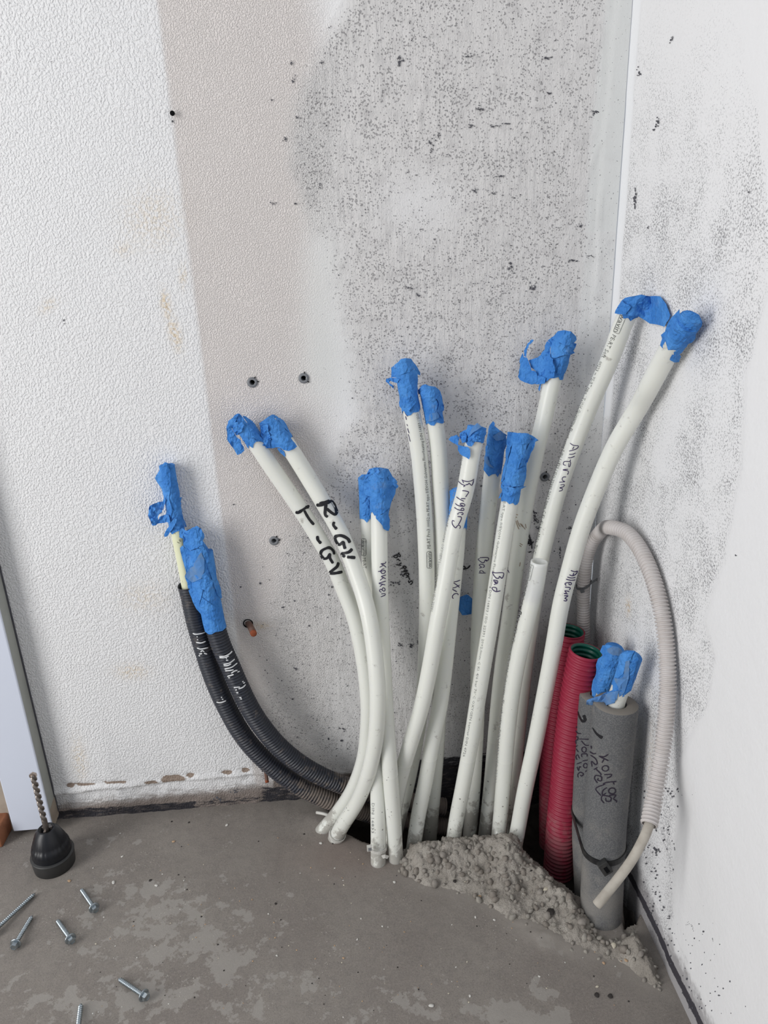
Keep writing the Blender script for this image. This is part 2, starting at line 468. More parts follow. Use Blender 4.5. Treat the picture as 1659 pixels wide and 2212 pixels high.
def set_attr(me, name, vals):
    a = me.attributes.new(name, 'FLOAT', 'POINT'); a.data.foreach_set('value', np.asarray(vals, np.float32))


def smooth_path(P, step):
    """centripetal-ish Catmull-Rom through P, resampled at `step` metres"""
    P = np.asarray(P, float)
    P = np.vstack([2 * P[0] - P[1], P, 2 * P[-1] - P[-2]])
    out = []
    for i in range(1, len(P) - 2):
        p0, p1, p2, p3 = P[i - 1:i + 3]
        t01 = max(np.linalg.norm(p1 - p0) ** 0.5, 1e-6); t12 = max(np.linalg.norm(p2 - p1) ** 0.5, 1e-6); t23 = max(np.linalg.norm(p3 - p2) ** 0.5, 1e-6)
        m1 = (p2 - p1 + t12 * ((p1 - p0) / t01 - (p2 - p0) / (t01 + t12)))
        m2 = (p2 - p1 + t12 * ((p3 - p2) / t23 - (p3 - p1) / (t12 + t23)))
        for t in np.linspace(0, 1, 24, endpoint=False):
            out.append((2 * t ** 3 - 3 * t ** 2 + 1) * p1 + (t ** 3 - 2 * t ** 2 + t) * m1 + (-2 * t ** 3 + 3 * t ** 2) * p2 + (t ** 3 - t ** 2) * m2)
    out.append(P[-2]); out = np.array(out)
    for _ in range(6):                                  # relax small kinks, ends fixed
        out[1:-1] = out[1:-1] * 0.5 + (out[:-2] + out[2:]) * 0.25
    s = np.concatenate([[0], np.cumsum(np.linalg.norm(np.diff(out, axis=0), axis=1))])
    n = max(3, int(s[-1] / step) + 1); q = np.linspace(0, s[-1], n)
    return np.stack([np.interp(q, s, out[:, k]) for k in range(3)], 1)


class Path:
    def __init__(s, P, step=0.004):
        s.P = smooth_path(P, step)
        T = np.gradient(s.P, axis=0); s.T = T / np.linalg.norm(T, axis=1)[:, None]
        s.s = np.concatenate([[0], np.cumsum(np.linalg.norm(np.diff(s.P, axis=0), axis=1))]); s.L = s.s[-1]
        n = unit(np.cross(s.T[0], [0.3, -1, 0.2])); N = [n]
        for i in range(1, len(s.T)):
            n = unit(n - (n @ s.T[i]) * s.T[i]); N.append(n)
        s.N = np.array(N); s.B = np.cross(s.T, s.N)

    def at(s, q):
        g = lambda A: np.stack([np.interp(q, s.s, A[:, k]) for k in range(3)], -1)
        P, T, N = g(s.P), g(s.T), g(s.N)
        over = np.maximum(np.asarray(q) - s.L, 0)[..., None] + np.minimum(np.asarray(q), 0)[..., None]
        P = P + T * over
        T = T / np.linalg.norm(T, axis=-1)[..., None]
        N = N - (N * T).sum(-1)[..., None] * T; N = N / np.linalg.norm(N, axis=-1)[..., None]
        return P, T, N, np.cross(T, N)


def sweep(path, sv, rv, nseg=24, cap0=False, cap1=False, jit=None):
    """surface of revolution about a bent axis: rings at arc lengths sv with radii rv"""
    P, T, N, B = path.at(np.asarray(sv, float))
    a = np.linspace(0, 2 * math.pi, nseg, endpoint=False)
    R = np.asarray(rv, float)[:, None] * np.ones(nseg)
    if jit is not None: R = R + jit(np.asarray(sv)[:, None], a[None, :])
    V = (P[:, None, :] + R[..., None] * (np.cos(a)[None, :, None] * N[:, None, :] + np.sin(a)[None, :, None] * B[:, None, :])).reshape(-1, 3)
    n = len(sv); i = np.arange(n * nseg).reshape(n, nseg); j = np.roll(i, -1, axis=1)
    Fq = np.stack([i[:-1], j[:-1], j[1:], i[1:]], -1).reshape(-1, 4)
    faces = Fq
    if cap0 or cap1:
        faces = [tuple(f) for f in Fq.tolist()]
        if cap0: faces.append(tuple(i[0][::-1].tolist()))
        if cap1: faces.append(tuple(i[-1].tolist()))
    return V, faces


def join(parts):
    """[(V, faces, mat_index)] -> V, faces, mi"""
    VV = []; FF = []; MI = []; o = 0
    for V, Fs, k in parts:
        VV.append(np.asarray(V, float)); Fl = Fs.tolist() if isinstance(Fs, np.ndarray) else Fs
        FF += [tuple(int(x) + o for x in f) for f in Fl]; MI += [k] * len(Fl); o += len(V)
    return np.vstack(VV), FF, MI


def box(lo, hi):
    x0, y0, z0 = lo; x1, y1, z1 = hi
    V = [(x0, y0, z0), (x1, y0, z0), (x1, y1, z0), (x0, y1, z0), (x0, y0, z1), (x1, y0, z1), (x1, y1, z1), (x0, y1, z1)]
    return np.array(V, float), [(0, 3, 2, 1), (4, 5, 6, 7), (0, 1, 5, 4), (1, 2, 6, 5), (2, 3, 7, 6), (3, 0, 4, 7)]


def obox(c, ax, ay, az, sx, sy, sz):
    V, Fs = box((-sx / 2, -sy / 2, -sz / 2), (sx / 2, sy / 2, sz / 2))
    return np.asarray(c) + V @ np.array([ax, ay, az]), Fs


def bevel(me, w, seg=2):
    bm = bmesh.new(); bm.from_mesh(me)
    bmesh.ops.bevel(bm, geom=bm.edges[:], offset=w, segments=seg, affect='EDGES', profile=0.5)
    bm.to_mesh(me); bm.free()
    return me


# ------------------------------------------------------------------ THE SETTING
PLUGS = [(545, 826), (656, 817), (592, 1168), (1177, 1030)]
RODS = [((536, 1346), 0.0), ((574, 1664), 0.0)]


def build_back_wall():
    xs = np.concatenate([np.linspace(-2.6, -0.84, 14), np.arange(-0.83, 0.0, 0.003), [0.0]])
    zs = np.concatenate([[-0.12, -0.08], np.arange(-0.06, 1.04, 0.003), np.linspace(1.06, 2.6, 12)])
    X, Z, Fq = grid(xs, zs)
    P0 = np.stack([X, np.zeros_like(X), Z], 1); U, V = to_px(P0)
    bad = (P0 - CAM) @ FWD < 0.05; U[bad] = 5000; V[bad] = -5000
    fine = (X > -0.83) & (Z < 1.05)
    wob = 5 * (fbm(X * 60, Z * 60, 3) - 0.5)
    # plaster edge above the bare base
    edge = 0.0485 + 0.007 * (fbm(X * 45, Z * 0 + 3, 4, 5) - 0.5) + 0.004 * np.sin(X * 9)
    edge = np.where(U > 590, 0.040, edge)
    below = sstep(0.0015, -0.0015, Z - edge)
    y = 0.005 * below + 0.0012 * (fbm(X * 14, Z * 14, 4) - 0.5)
    y -= 0.0035 * sstep(0.010, 0.0, np.abs(Z - edge - 0.004)) * (1 - below) * 0.5
    y += 0.004 * below * (fbm(X * 90, Z * 120, 4, 9) - 0.5)
    line = 340 + 0.125 * V + wob * 0.8
    rough = sstep(5, -5, U - line)
    rough = np.maximum(rough * 1.0, 0.0)
    y -= 0.0006 * rough
    y[~fine] = 0
    pink = sstep(-5, 5, U - line) * sstep(760, 640, U + 60 * (fbm(X * 12, Z * 12, 3) - 0.5))
    bx = np.interp(V, [-200, 0, 180, 330, 420, 560, 700, 900, 1000, 1200, 1500, 2000], [745, 735, 650, 622, 650, 690, 735, 760, 700, 600, 560, 540])
    grime = sstep(-26, 38, U - bx + 46 * (fbm(X * 22, Z * 22, 4, 2) - 0.5))
    smooth_patch = gauss(U, V, 905, 440, 90, 70)
    grime = grime * (1 - 0.55 * smooth_patch)
    grime = grime * np.where(V > 980, np.interp(V, [980, 1150, 1700], [1, 0.72, 0.72]), 1) * np.where(U > 1000, np.interp(U, [1000, 1290], [1, 0.85]), 1)
    corner = np.interp(V, [0, 300, 700, 1100, 1500], [1350, 1322, 1296, 1280, 1260])
    skim = sstep(-52, -34, U - corner + 8 * (fbm(X * 8, Z * 25, 3, 4) - 0.5)) * sstep(1500, 1150, V)
    skim = np.maximum(skim * (0.55 + 0.45 * (V < 500)), 0.8 * gauss(U, V, 690, 640, 45, 170) + 0.7 * gauss(U, V, 705, 800, 60, 90))
    grime = grime * (1 - 0.75 * np.clip(skim, 0, 1))
    y -= 0.0010 * sstep(-47, -41, U - corner + 10 * (fbm(X * 6, Z * 16, 3, 6) - 0.5)) * sstep(1200, 1000, V)
    y -= 0.0012 * sstep(-22, -18, U - corner + 9 * (fbm(X * 6, Z * 12, 3, 7) - 0.5)) * sstep(1150, 900, V)
    for (x0, y0, x1, y1) in ((1298, 300, 1250, 440), (1296, 410, 1292, 620), (905, 300, 905, 230), (925, 120, 905, 260), (1155, 230, 1135, 290), (790, 480, 745, 500), (1220, 320, 1236, 270), (1080, 110, 1070, 160), (700, 70, 735, 10)):
        dx, dy = x1 - x0, y1 - y0; t = np.clip(((U - x0) * dx + (V - y0) * dy) / (dx * dx + dy * dy), 0, 1)
        y -= 0.0012 * np.exp(-(((U - x0 - t * dx) ** 2 + (V - y0 - t * dy) ** 2) / 5.0))
    stain = (0.9 * gauss(U, V, 358, 655, 9, 26, -10) + 0.75 * gauss(U, V, 378, 722, 12, 34, -14) + 0.5 * gauss(U, V, 396, 595, 8, 26)
             + 0.4 * gauss(U, V, 105, 660, 22, 12, -35) + 0.35 * gauss(U, V, 330, 470, 60, 60) + 0.5 * gauss(U, V, 285, 1450, 34, 16)
             + 0.45 * gauss(U, V, 172, 1640, 14, 44, -8) + 0.7 * gauss(U, V, 565, 1352, 16, 6) + 0.3 * gauss(U, V, 265, 540, 20, 14) + 0.3 * gauss(U, V, 310, 1290, 50, 30))
    dirt = below * np.interp(Z - edge, [-0.05, -0.030, -0.016, 0], [0.95, 0.8, 0.45, 0.20])
    dirt = np.where(U > 590, np.maximum(dirt, 0.85 * sstep(0.075, 0.03, Z)), dirt)
    bit = below * (sstep(0.019, 0.011, Z - 0.006 * (fbm(X * 14, Z * 0, 3) - 0.5)) * 0.85) * np.where(U < 420, 1, 0.55)
    bit = np.maximum(bit, 0.9 * sstep(0.066, 0.050, Z) * sstep(860, 900, U))
    bit = np.maximum(bit, 0.7 * sstep(0.035, 0.02, Z) * sstep(540, 580, U))
    bare = np.zeros_like(U)
    for cx, cy, rx, ry in ((375, 1683, 30, 9), (412, 1674, 10, 4), (328, 1690, 16, 4), (490, 1668, 14, 4), (530, 1663, 10, 4), (152, 1697, 9, 5), (180, 1695, 30, 2.5), (250, 1690, 34, 2.5)):
        bare = np.maximum(bare, gauss(U, V, cx, cy, rx, ry) * 1.2)
    y += 0.003 * np.clip(bare, 0, 1)
    # cut the drilled holes
    hc = [on_back(*p) for p in PLUGS]; rad = [0.0042] * 4
    for (p, _), r in zip(RODS, (0.0036, 0.0032)): hc.append(on_back(*p)); rad.append(r)
    fc = P0[Fq].mean(1); keep = np.ones(len(Fq), bool)
    for c, r in zip(hc, rad): keep &= np.hypot(fc[:, 0] - c[0], fc[:, 2] - c[2]) > r
    me = mesh_np('wall_back', np.stack([X, y, Z], 1), Fq[keep][:, ::1], MW)
    for n, v in (('rough', rough), ('pink', pink), ('grime', np.clip(grime, 0, 1)), ('stain', np.clip(stain, 0, 1)), ('dirt', np.clip(dirt, 0, 1)),
                 ('bitumen', np.clip(bit, 0, 1)), ('skim', np.clip(skim, 0, 1)), ('bare', np.clip(bare, 0, 1))):
        set_attr(me, n, v)
    return tag(put('wall_back', me), kind='structure')


def build_right_wall():
    ys = np.concatenate([np.arange(0, -0.56, -0.003), np.linspace(-0.58, -2.8, 14)])
    zs = np.concatenate([[-0.12, -0.08], np.arange(-0.06, 1.04, 0.003), np.linspace(1.06, 2.6, 12)])
    Y, Z, Fq = grid(ys, zs)
    P0 = np.stack([np.zeros_like(Y), Y, Z], 1); U, V = to_px(P0)
    bad = (P0 - CAM) @ FWD < 0.15; U[bad] = 5000; V[bad] = 0
    b = np.interp(V, [-100, 0, 250, 560, 700, 800, 1000, 1200, 1340, 1420, 1520, 1650, 1850, 2100], [1560, 1580, 1640, 1680, 1640, 1612, 1605, 1565, 1525, 1545, 1530, 1465, 1462, 1440])
    speck = sstep(10, -10, U - b + 24 * (fbm(Y * 40, Z * 40, 4) - 0.5))
    speck *= np.interp(V, [0, 120, 330, 500], [0.25, 0.5, 0.85, 1.0])
    speck *= 1 - 0.6 * gauss(U, V, 1455, 880, 26, 120, 12) - 0.3 * gauss(U, V, 1560, 200, 60, 120)
    strip = sstep(0.028, 0.020, -Y + 0.006 * (fbm(Y * 0, Z * 20, 3) - 0.5)) * np.where(V < 900, 1, 0.3)
    speck *= 1 - 0.9 * strip
    x = 0.0016 * (fbm(Y * 16, Z * 16, 4, 3) - 0.5)
    x += 0.0012 * strip
    x -= 0.0012 * sstep(-8, 8, U - b) * (V > 500)
    flr = 0.006 + 0.02 * fbm(Y * 12, Z * 0, 3)
    dirt = 1.25 * sstep(0.10, 0.0, Z) * (0.55 + 0.6 * fbm(Y * 12, Z * 9, 4, 8)) * np.where(Y < -0.2, 1, 0.4)
    bit = 0.85 * sstep(0.011, 0.003, np.abs(Z - 0.020 - 0.0 * Y + 0.006 * (fbm(Y * 22, Z * 3, 3) - 0.5))) * (Y < -0.17)
    stain = 0.8 * gauss(U, V, 1358, 1310, 6, 20) + 0.35 * gauss(U, V, 1405, 1650, 10, 90)
    me = mesh_np('wall_right', np.stack([x, Y, Z], 1), Fq[:, ::-1], MR)
    for n, v in (('speck', speck), ('strip', strip), ('dirt', dirt), ('bitumen', bit), ('stain', stain)):
        set_attr(me, n, np.clip(v, 0, 1))
    return tag(put('wall_right', me), kind='structure')


def fpoly(pts): return [tuple(on_floor(*p)[:2]) for p in pts]


HOLE1 = fpoly([(700, 1735), (722, 1768), (752, 1800), (800, 1818), (870, 1835), (1000, 1848), (1120, 1860), (1160, 1893), (1195, 1920), (1240, 1942), (1262, 1925), (1275, 1850), (1262, 1690), (1100, 1672), (900, 1685), (760, 1700)])
HOLE2 = fpoly([(1338, 1880), (1350, 2012), (1366, 2018), (1385, 1965), (1340, 1860)])
MOUND = fpoly([(862, 1888), (872, 1838), (900, 1830), (1000, 1822), (1060, 1816), (1125, 1838), (1160, 1872), (1205, 1912), (1245, 1945), (1275, 1990), (1300, 2030), (1350, 2022), (1378, 2005), (1405, 2060), (1450, 2150), (1400, 2135), (1330, 2085), (1240, 2062), (1150, 2015), (1095, 1995), (1050, 1965), (960, 1925), (900, 1915)])


def floor_h(X, Y):
    sd = np.maximum(poly_sd(X, Y, HOLE1), poly_sd(X, Y, HOLE2)) + 0.006 * (fbm(X * 70, Y * 70, 4) - 0.5)
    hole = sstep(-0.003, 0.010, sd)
    U, V = to_px(np.stack([X, Y, 0 * X], 1))
    z = -0.055 * hole + 0.0016 * (fbm(X * 30, Y * 30, 4, 4) - 0.5) * (X > -0.9) * (Y > -0.7)
    z += 0.005 * gauss(U, V, 700, 1770, 40, 22) * (1 - hole)
    z += 0.0030 * gauss(U, V, 1165, 2015, 70, 34, 22) * (0.6 + 1.2 * fbm(X * 70, Y * 110, 3, 2)) * (1 - hole)
    z += 0.008 * hole * (fbm(X * 60, Y * 60, 3) - 0.5)
    return z, hole, U, V


def build_floor():
    xs = np.concatenate([np.linspace(-2.6, -0.86, 12), np.arange(-0.85, 0.0, 0.0026), [0.0, 0.03]])
    ys = np.concatenate([np.linspace(-2.8, -0.56, 14), np.arange(-0.55, 0.0, 0.0026), [0.0, 0.03]])
    X, Y, Fq = grid(xs, ys)
    z, hole, U, V = floor_h(X, Y)
    bad = (np.stack([X, Y, z], 1) - CAM) @ FWD < 0.1; U[bad] = -9000; V[bad] = 9000
    patch = 0.9 * gauss(U, V, 400, 2010, 260, 110, 18) + 0.8 * gauss(U, V, 240, 2180, 260, 90) + 0.6 * gauss(U, V, 900, 2180, 260, 60) + 0.5 * gauss(U, V, 1150, 2200, 70, 60)
    patch += 1.1 * gauss(U, V, 1165, 2200, 62, 42) + 0.9 * gauss(U, V, 1158, 2125, 14, 34) + 0.9 * gauss(U, V, 1175, 2040, 55, 18, 20)
    patch -= 0.9 * gauss(U, V, 760, 1860, 130, 60) + 0.3 * gauss(U, V, 950, 2000, 160, 60)
    mort = sstep(-0.02, 0.012, poly_sd(X, Y, MOUND)) + 0.9 * gauss(U, V, 1170, 2030, 60, 22, 22)
    red = 0.5 * gauss(U, V, 740, 1850, 110, 50)
    me = mesh_np('floor', np.stack([X, Y, z], 1), Fq, MF)
    for n, v in (('patch', np.clip(patch, -1, 1)), ('hole', np.clip(hole * 1.0, 0, 1)), ('mortar', np.clip(mort, 0, 1)), ('red', np.clip(red, 0, 1))):
        set_attr(me, n, v)
    return tag(put('floor', me), kind='structure')


wall_back = build_back_wall()
wall_right = build_right_wall()
floor = build_floor()

# door architrave on the left
TX = -0.753
V_, F_ = box((TX - 0.054, -0.025, 0.011), (TX, -0.0005, 2.15))
me = mesh_np('trim', V_, F_, [MBOARD, MSEAL], False, [0, 0, 0, 1, 0, 0])
trim = tag(put('trim_1', bevel(me, 0.0015, 2)), kind='structure')
# the lower end of its edge, bare primer with a worn corner
V_, F_ = box((TX - 0.001, -0.0235, 0.011), (TX + 0.0008, -0.001, 0.046))
V_[5, 2] -= 0.006; V_[4, 2] -= 0.006; V_[2, 2] += 0.004
tag(put('edge_primer', mesh_np('edge_primer', V_, F_, MBEIGE, False), trim), 'bare beige lower end of the board edge')
V_, F_ = box((TX, -0.0026, 0.02), (TX + 0.0016, -0.0004, 2.15))  # thin dark box put in for the shadow between board edge and wall
tag(put('shadow_gap_line', mesh_np('shadow_gap_line', V_, F_, MSPLAT, False), trim), 'dark strip standing in for the shadow gap along the wall')
V_, F_ = box((TX - 0.085, -0.008, 0.0), (TX - 0.0545, 0.002, 2.12))
tag(put('trim_2', mesh_np('trim', V_, F_, MBEIGE, False)), kind='structure')
bp = on_floor(-42, 1812)
V_, F_ = box((bp[0] - 0.10, bp[1] - 0.02, 0.0), (bp[0] + 0.038, bp[1] + 0.045, 0.03))
o = put('brick', bevel(mesh_np('brick', V_, F_, MBRICK, True), 0.002), base=(bp[0], bp[1], 0))
tag(o, 'reddish brick on the floor left of the white door board, cut by the photo edge', 'brick')

# ------------------------------------------------------------------ mortar mound with its stones
def lumps(X, Y, n, rmin, rmax, seed, poly):
    r = np.random.default_rng(seed); P = np.array(poly); out = np.zeros_like(X)
    pts = []
    while len(pts) < n:
        q = P.min(0) + r.random(2) * (P.max(0) - P.min(0))
        if poly_sd(np.array([q[0]]), np.array([q[1]]), poly)[0] > -0.001: pts.append(q)
    for q in pts:
        R = rmin + (rmax - rmin) * r.random() ** 2
        m_ = (np.abs(X - q[0]) < R) & (np.abs(Y - q[1]) < R)
        d2 = ((X[m_] - q[0]) ** 2 + (Y[m_] - q[1]) ** 2) / R ** 2
        h = R * 0.75 * np.sqrt(np.clip(1 - d2, 0, 1))
        out[m_] = np.maximum(out[m_], h)
    return out


def mound_amp(X, Y):
    U, V = to_px(np.stack([X, Y, 0 * X], 1))
    a = (0.024 * gauss(U, V, 1010, 1856, 110, 34) + 0.026 * gauss(U, V, 1100, 1880, 40, 50) + 0.010 * gauss(U, V, 900, 1870, 50, 30)
         + 0.016 * gauss(U, V, 1165, 1905, 34, 26, 40) + 0.014 * gauss(U, V, 1210, 1950, 44, 30, 30) + 0.020 * gauss(U, V, 1300, 2012, 34, 22, 15) + 0.012 * gauss(U, V, 1260, 1985, 30, 26)
         + 0.014 * gauss(U, V, 1368, 2040, 26, 40, -30) + 0.010 * gauss(U, V, 1410, 2100, 22, 40, -30) + 0.003)
    return a


def mound_h(X, Y):
    sd = poly_sd(X, Y, MOUND) + 0.010 * (fbm(X * 60, Y * 60, 4, 12) - 0.5)
    k = sstep(-0.004, 0.022, sd)
    a = mound_amp(X, Y)
    z = -0.0045 + (a + 0.0055) * k + 0.006 * k * (fbm(X * 80, Y * 80, 4, 6) - 0.5)
    return z, sd, a


xs = np.arange(-0.31, 0.0, 0.0014); P_ = np.array(MOUND); ys = np.arange(P_[:, 1].min() - 0.01, P_[:, 1].max() + 0.01, 0.0014)
X, Y, Fq = grid(xs, ys)
z, sd, amp = mound_h(X, Y)
rockiness = np.clip(amp / 0.016, 0.15, 1.0)
lm = lumps(X, Y, 1000, 0.0028, 0.0075, 5, MOUND)
lm2 = lumps(X, Y, 2600, 0.0012, 0.0030, 6, MOUND)
z = z + (lm * 1.0 * rockiness + lm2 * 0.8 + 0.0022 * rockiness * (fbm(X * 260, Y * 260, 3, 15) - 0.5)) * sstep(-0.001, 0.010, sd)
# the square mortar collar the frontmost pipe stands in
c_ = on_floor(1106, 1868)
q_ = np.maximum(np.abs(X - c_[0]) / 0.0135, np.abs(Y - c_[1]) / 0.0135)
z = np.maximum(z, 0.030 * sstep(1.12, 0.98, q_ + 0.10 * (fbm(X * 150, Y * 150, 3) - 0.5)) - 0.004)
keep = (sd[Fq] > -0.008).all(1) & (z[Fq] > -0.0045).all(1)
me = mesh_np('mortar_mound', np.stack([X, Y, z], 1), Fq[keep], MM)
bm = bmesh.new(); bm.from_mesh(me); bmesh.ops.delete(bm, geom=[v for v in bm.verts if not v.link_faces], context='VERTS'); bm.to_mesh(me); bm.free()
mb = on_floor(1050, 1880)
mound = tag(put('mortar_mound', me, base=(mb[0], mb[1], 0)), 'lumpy grey mortar heap around the feet of the white pipes', 'mortar')


def stone_mesh(name, seed, mat):
    r = random.Random(seed); bm = bmesh.new(); bmesh.ops.create_cube(bm, size=1)
    bmesh.ops.subdivide_edges(bm, edges=bm.edges[:], cuts=1, use_grid_fill=True)
    sx, sy, sz = 1, r.uniform(.6, .95), r.uniform(.45, .8)
    for v in bm.verts:
        d = v.co.normalized() * 0.5
        v.co = Vector((d.x * sx, d.y * sy, d.z * sz)) * (1 + r.uniform(-.24, .20))
    me = bpy.data.meshes.new(name); bm.to_mesh(me); bm.free(); me.materials.append(mat)
    for p in me.polygons: p.use_smooth = True
    return me


SM = [stone_mesh('stone', k, MSTN[k % 3]) for k in range(9)]
r = np.random.default_rng(21); cand = []
P_ = np.array(MOUND)
while len(cand) < 290:
    q = P_.min(0) + r.random(2) * (P_.max(0) - P_.min(0))
    zz, s_, a_ = mound_h(np.array([q[0]]), np.array([q[1]]))
    if s_[0] > 0.002 and r.random() < min(1, a_[0] / 0.017) and all((q[0] - c[0]) ** 2 + (q[1] - c[1]) ** 2 > 0.0042 ** 2 for c in cand):
        cand.append((q[0], q[1], zz[0]))
mbv = Vector((mb[0], mb[1], 0))
for k, (x_, y_, z_) in enumerate(cand):
    o = bpy.data.objects.new('stone', SM[k % 9]); COL.objects.link(o); o.parent = mound
    s_ = 0.0055 + 0.0065 * r.random() ** 1.8
    o.scale = (s_, s_, s_); o.rotation_euler = tuple(r.random(3) * 6.28)
    o.location = Vector((x_, y_, z_ + s_ * 0.12 + 0.0016)) - mbv

# loose chips and grit on the floor
CM = [stone_mesh('stone_chip', 40 + k, MCHIP[k % 4]) for k in range(8)]
chips = [(245, 1907, 3, 11), (150, 1904, 1, 9), (264, 1851, 3, 7), (490, 1783, 3, 8), (371, 1775, 2, 5), (408, 1777, 2, 5), (375, 1818, 1, 8), (325, 1902, 2, 7), (338, 1914, 3, 9), (596, 1952, 2, 6),
         (932, 2173, 3, 13), (852, 1906, 3, 8), (1027, 1982, 3, 7), (1068, 1988, 3, 7), (1036, 1941, 1, 9), (983, 1914, 2, 9), (772, 2030, 3, 6), (1290, 2132, 0, 8), (1318, 2152, 2, 14), (1290, 2150, 2, 12),
         (1304, 2081, 1, 8), (1325, 2055, 0, 16), (1352, 2080, 1, 9), (1015, 2152, 3, 7), (780, 1985, 3, 5), (826, 2002, 3, 5), (598, 2065, 3, 6), (693, 1822, 3, 8), (742, 2070, 1, 6), (1165, 2110, 3, 6),
         (985, 2090, 3, 5), (1178, 1945, 0, 14), (1190, 1985, 2, 22), (1145, 1910, 2, 13)]
for k in range(190):
    chips.append((r.uniform(200, 1380), r.uniform(1790, 2200), int(r.integers(0, 4)), r.uniform(2.0, 4.6)))
kk = 0
for (cx, cy, mk, sz) in chips:
    c = on_floor(cx, cy)
    if c[0] > -0.01: continue
    X1, Y1 = np.array([c[0]]), np.array([c[1]])
    fz, hole, _, _ = floor_h(X1, Y1); mz, ms, _ = mound_h(X1, Y1)
    if hole[0] > 0.02: continue
    zz = max(fz[0], mz[0] + 0.003 if ms[0] > -0.004 else -1)
    depth = (c - CAM) @ FWD; s_ = sz / F_PX * depth
    o = bpy.data.objects.new('stone_chip', CM[(mk + 4 * (kk % 2)) % 8]); COL.objects.link(o); o.parent = floor; kk += 1
    o.scale = (s_, s_, s_ * 0.5); o.rotation_euler = (0, 0, r.random() * 6.28); o.location = (c[0], c[1], zz + s_ * 0.12)

# ------------------------------------------------------------------ marks drawn on surfaces


class PlaneHit:
    def __init__(s, fn): s.fn = fn
    def __call__(s, px, py, lift=0.0003):
        d = ray(px, py); P = s.fn(px, py); t = (P - CAM) @ FWD
        return CAM + d * (t - lift)


class TubeHit:
    """point on the camera side of a bent tube under the pixel"""
    def __init__(s, path, R): s.p = path; s.R = R
    def __call__(s, px, py, lift=0.0003):
        d = ray(px, py); dn = unit(d)
        w = s.p.P - CAM; along = w @ dn; perp = w - along[:, None] * dn
        i = int(np.argmin((perp ** 2).sum(1)))
        T = s.p.T[i]; n = np.cross(dn, T); nn = np.linalg.norm(n); n = n / nn
        dist = abs((s.p.P[i] - CAM) @ n)
        # closest point on the ray to the tangent line
        w0 = CAM - s.p.P[i]; b = dn @ T
        tt = (b * (w0 @ T) - (w0 @ dn)) / (1 - b * b)
        R = s.R; dist = min(dist, R * 0.995)
        q = tt - math.sqrt(R * R - dist * dist) / nn
        return CAM + dn * (q - lift)


def stroke_mesh(strokes, hit, width, taper=False):
    parts = []
    for st in strokes:
        st = [np.array(p, float) for p in st]
        if len(st) == 1: st = [st[0] - (0.6, 0), st[0] + (0.6, 0)]
        pts = []
        Q = [2 * st[0] - st[1]] + st + [2 * st[-1] - st[-2]]
        for i in range(1, len(Q) - 2):
            n = max(2, int(np.linalg.norm(Q[i + 1] - Q[i]) / 1.2))
            for t in np.linspace(0, 1, n, endpoint=False):
                p0, p1, p2, p3 = Q[i - 1:i + 3]
                pts.append(0.5 * ((2 * p1) + (p2 - p0) * t + (2 * p0 - 5 * p1 + 4 * p2 - p3) * t * t + (3 * p1 - p0 - 3 * p2 + p3) * t ** 3))
        pts.append(st[-1]); pts = np.array(pts)
        T = np.gradient(pts, axis=0); T /= np.linalg.norm(T, axis=1)[:, None] + 1e-9
        N = np.stack([-T[:, 1], T[:, 0]], 1)
        n = len(pts); u = np.linspace(0, 1, n)
        w = width * 0.5 * (0.85 + 0.3 * vnoise(u * n * 0.2, u * 0 + st[0][0]))
        w = w * np.minimum(1, 0.45 + np.minimum(np.arange(n), np.arange(n)[::-1]) / 2.0)
        if taper: w = w * (0.35 + 1.0 * u)
        V = []
        for p, nn, ww in zip(pts, N, w):
            V.append(hit(*(p + nn * ww))); V.append(hit(*p, lift=0.0004)); V.append(hit(*(p - nn * ww)))
        Fs = []
        for i in range(n - 1):
            a = 3 * i; Fs += [(a, a + 1, a + 4, a + 3), (a + 1, a + 2, a + 5, a + 4)]
        parts.append((np.array(V), Fs, 0))
    V, Fs, _ = join(parts)
    return V, Fs


def Z(ox, oy, s, strokes):             # zoom-window coordinates -> photo pixels
    return [[(ox + x / s, oy + y / s) for x, y in st] for st in strokes]


def write(parent, name, strokes, hit, width, mat, label=None, taper=False):
    V, Fs = stroke_mesh(strokes, hit, width, taper)
    o = put(name, mesh_np(name, V, Fs, mat, True), parent)
    if label: o['label'] = label
    return o


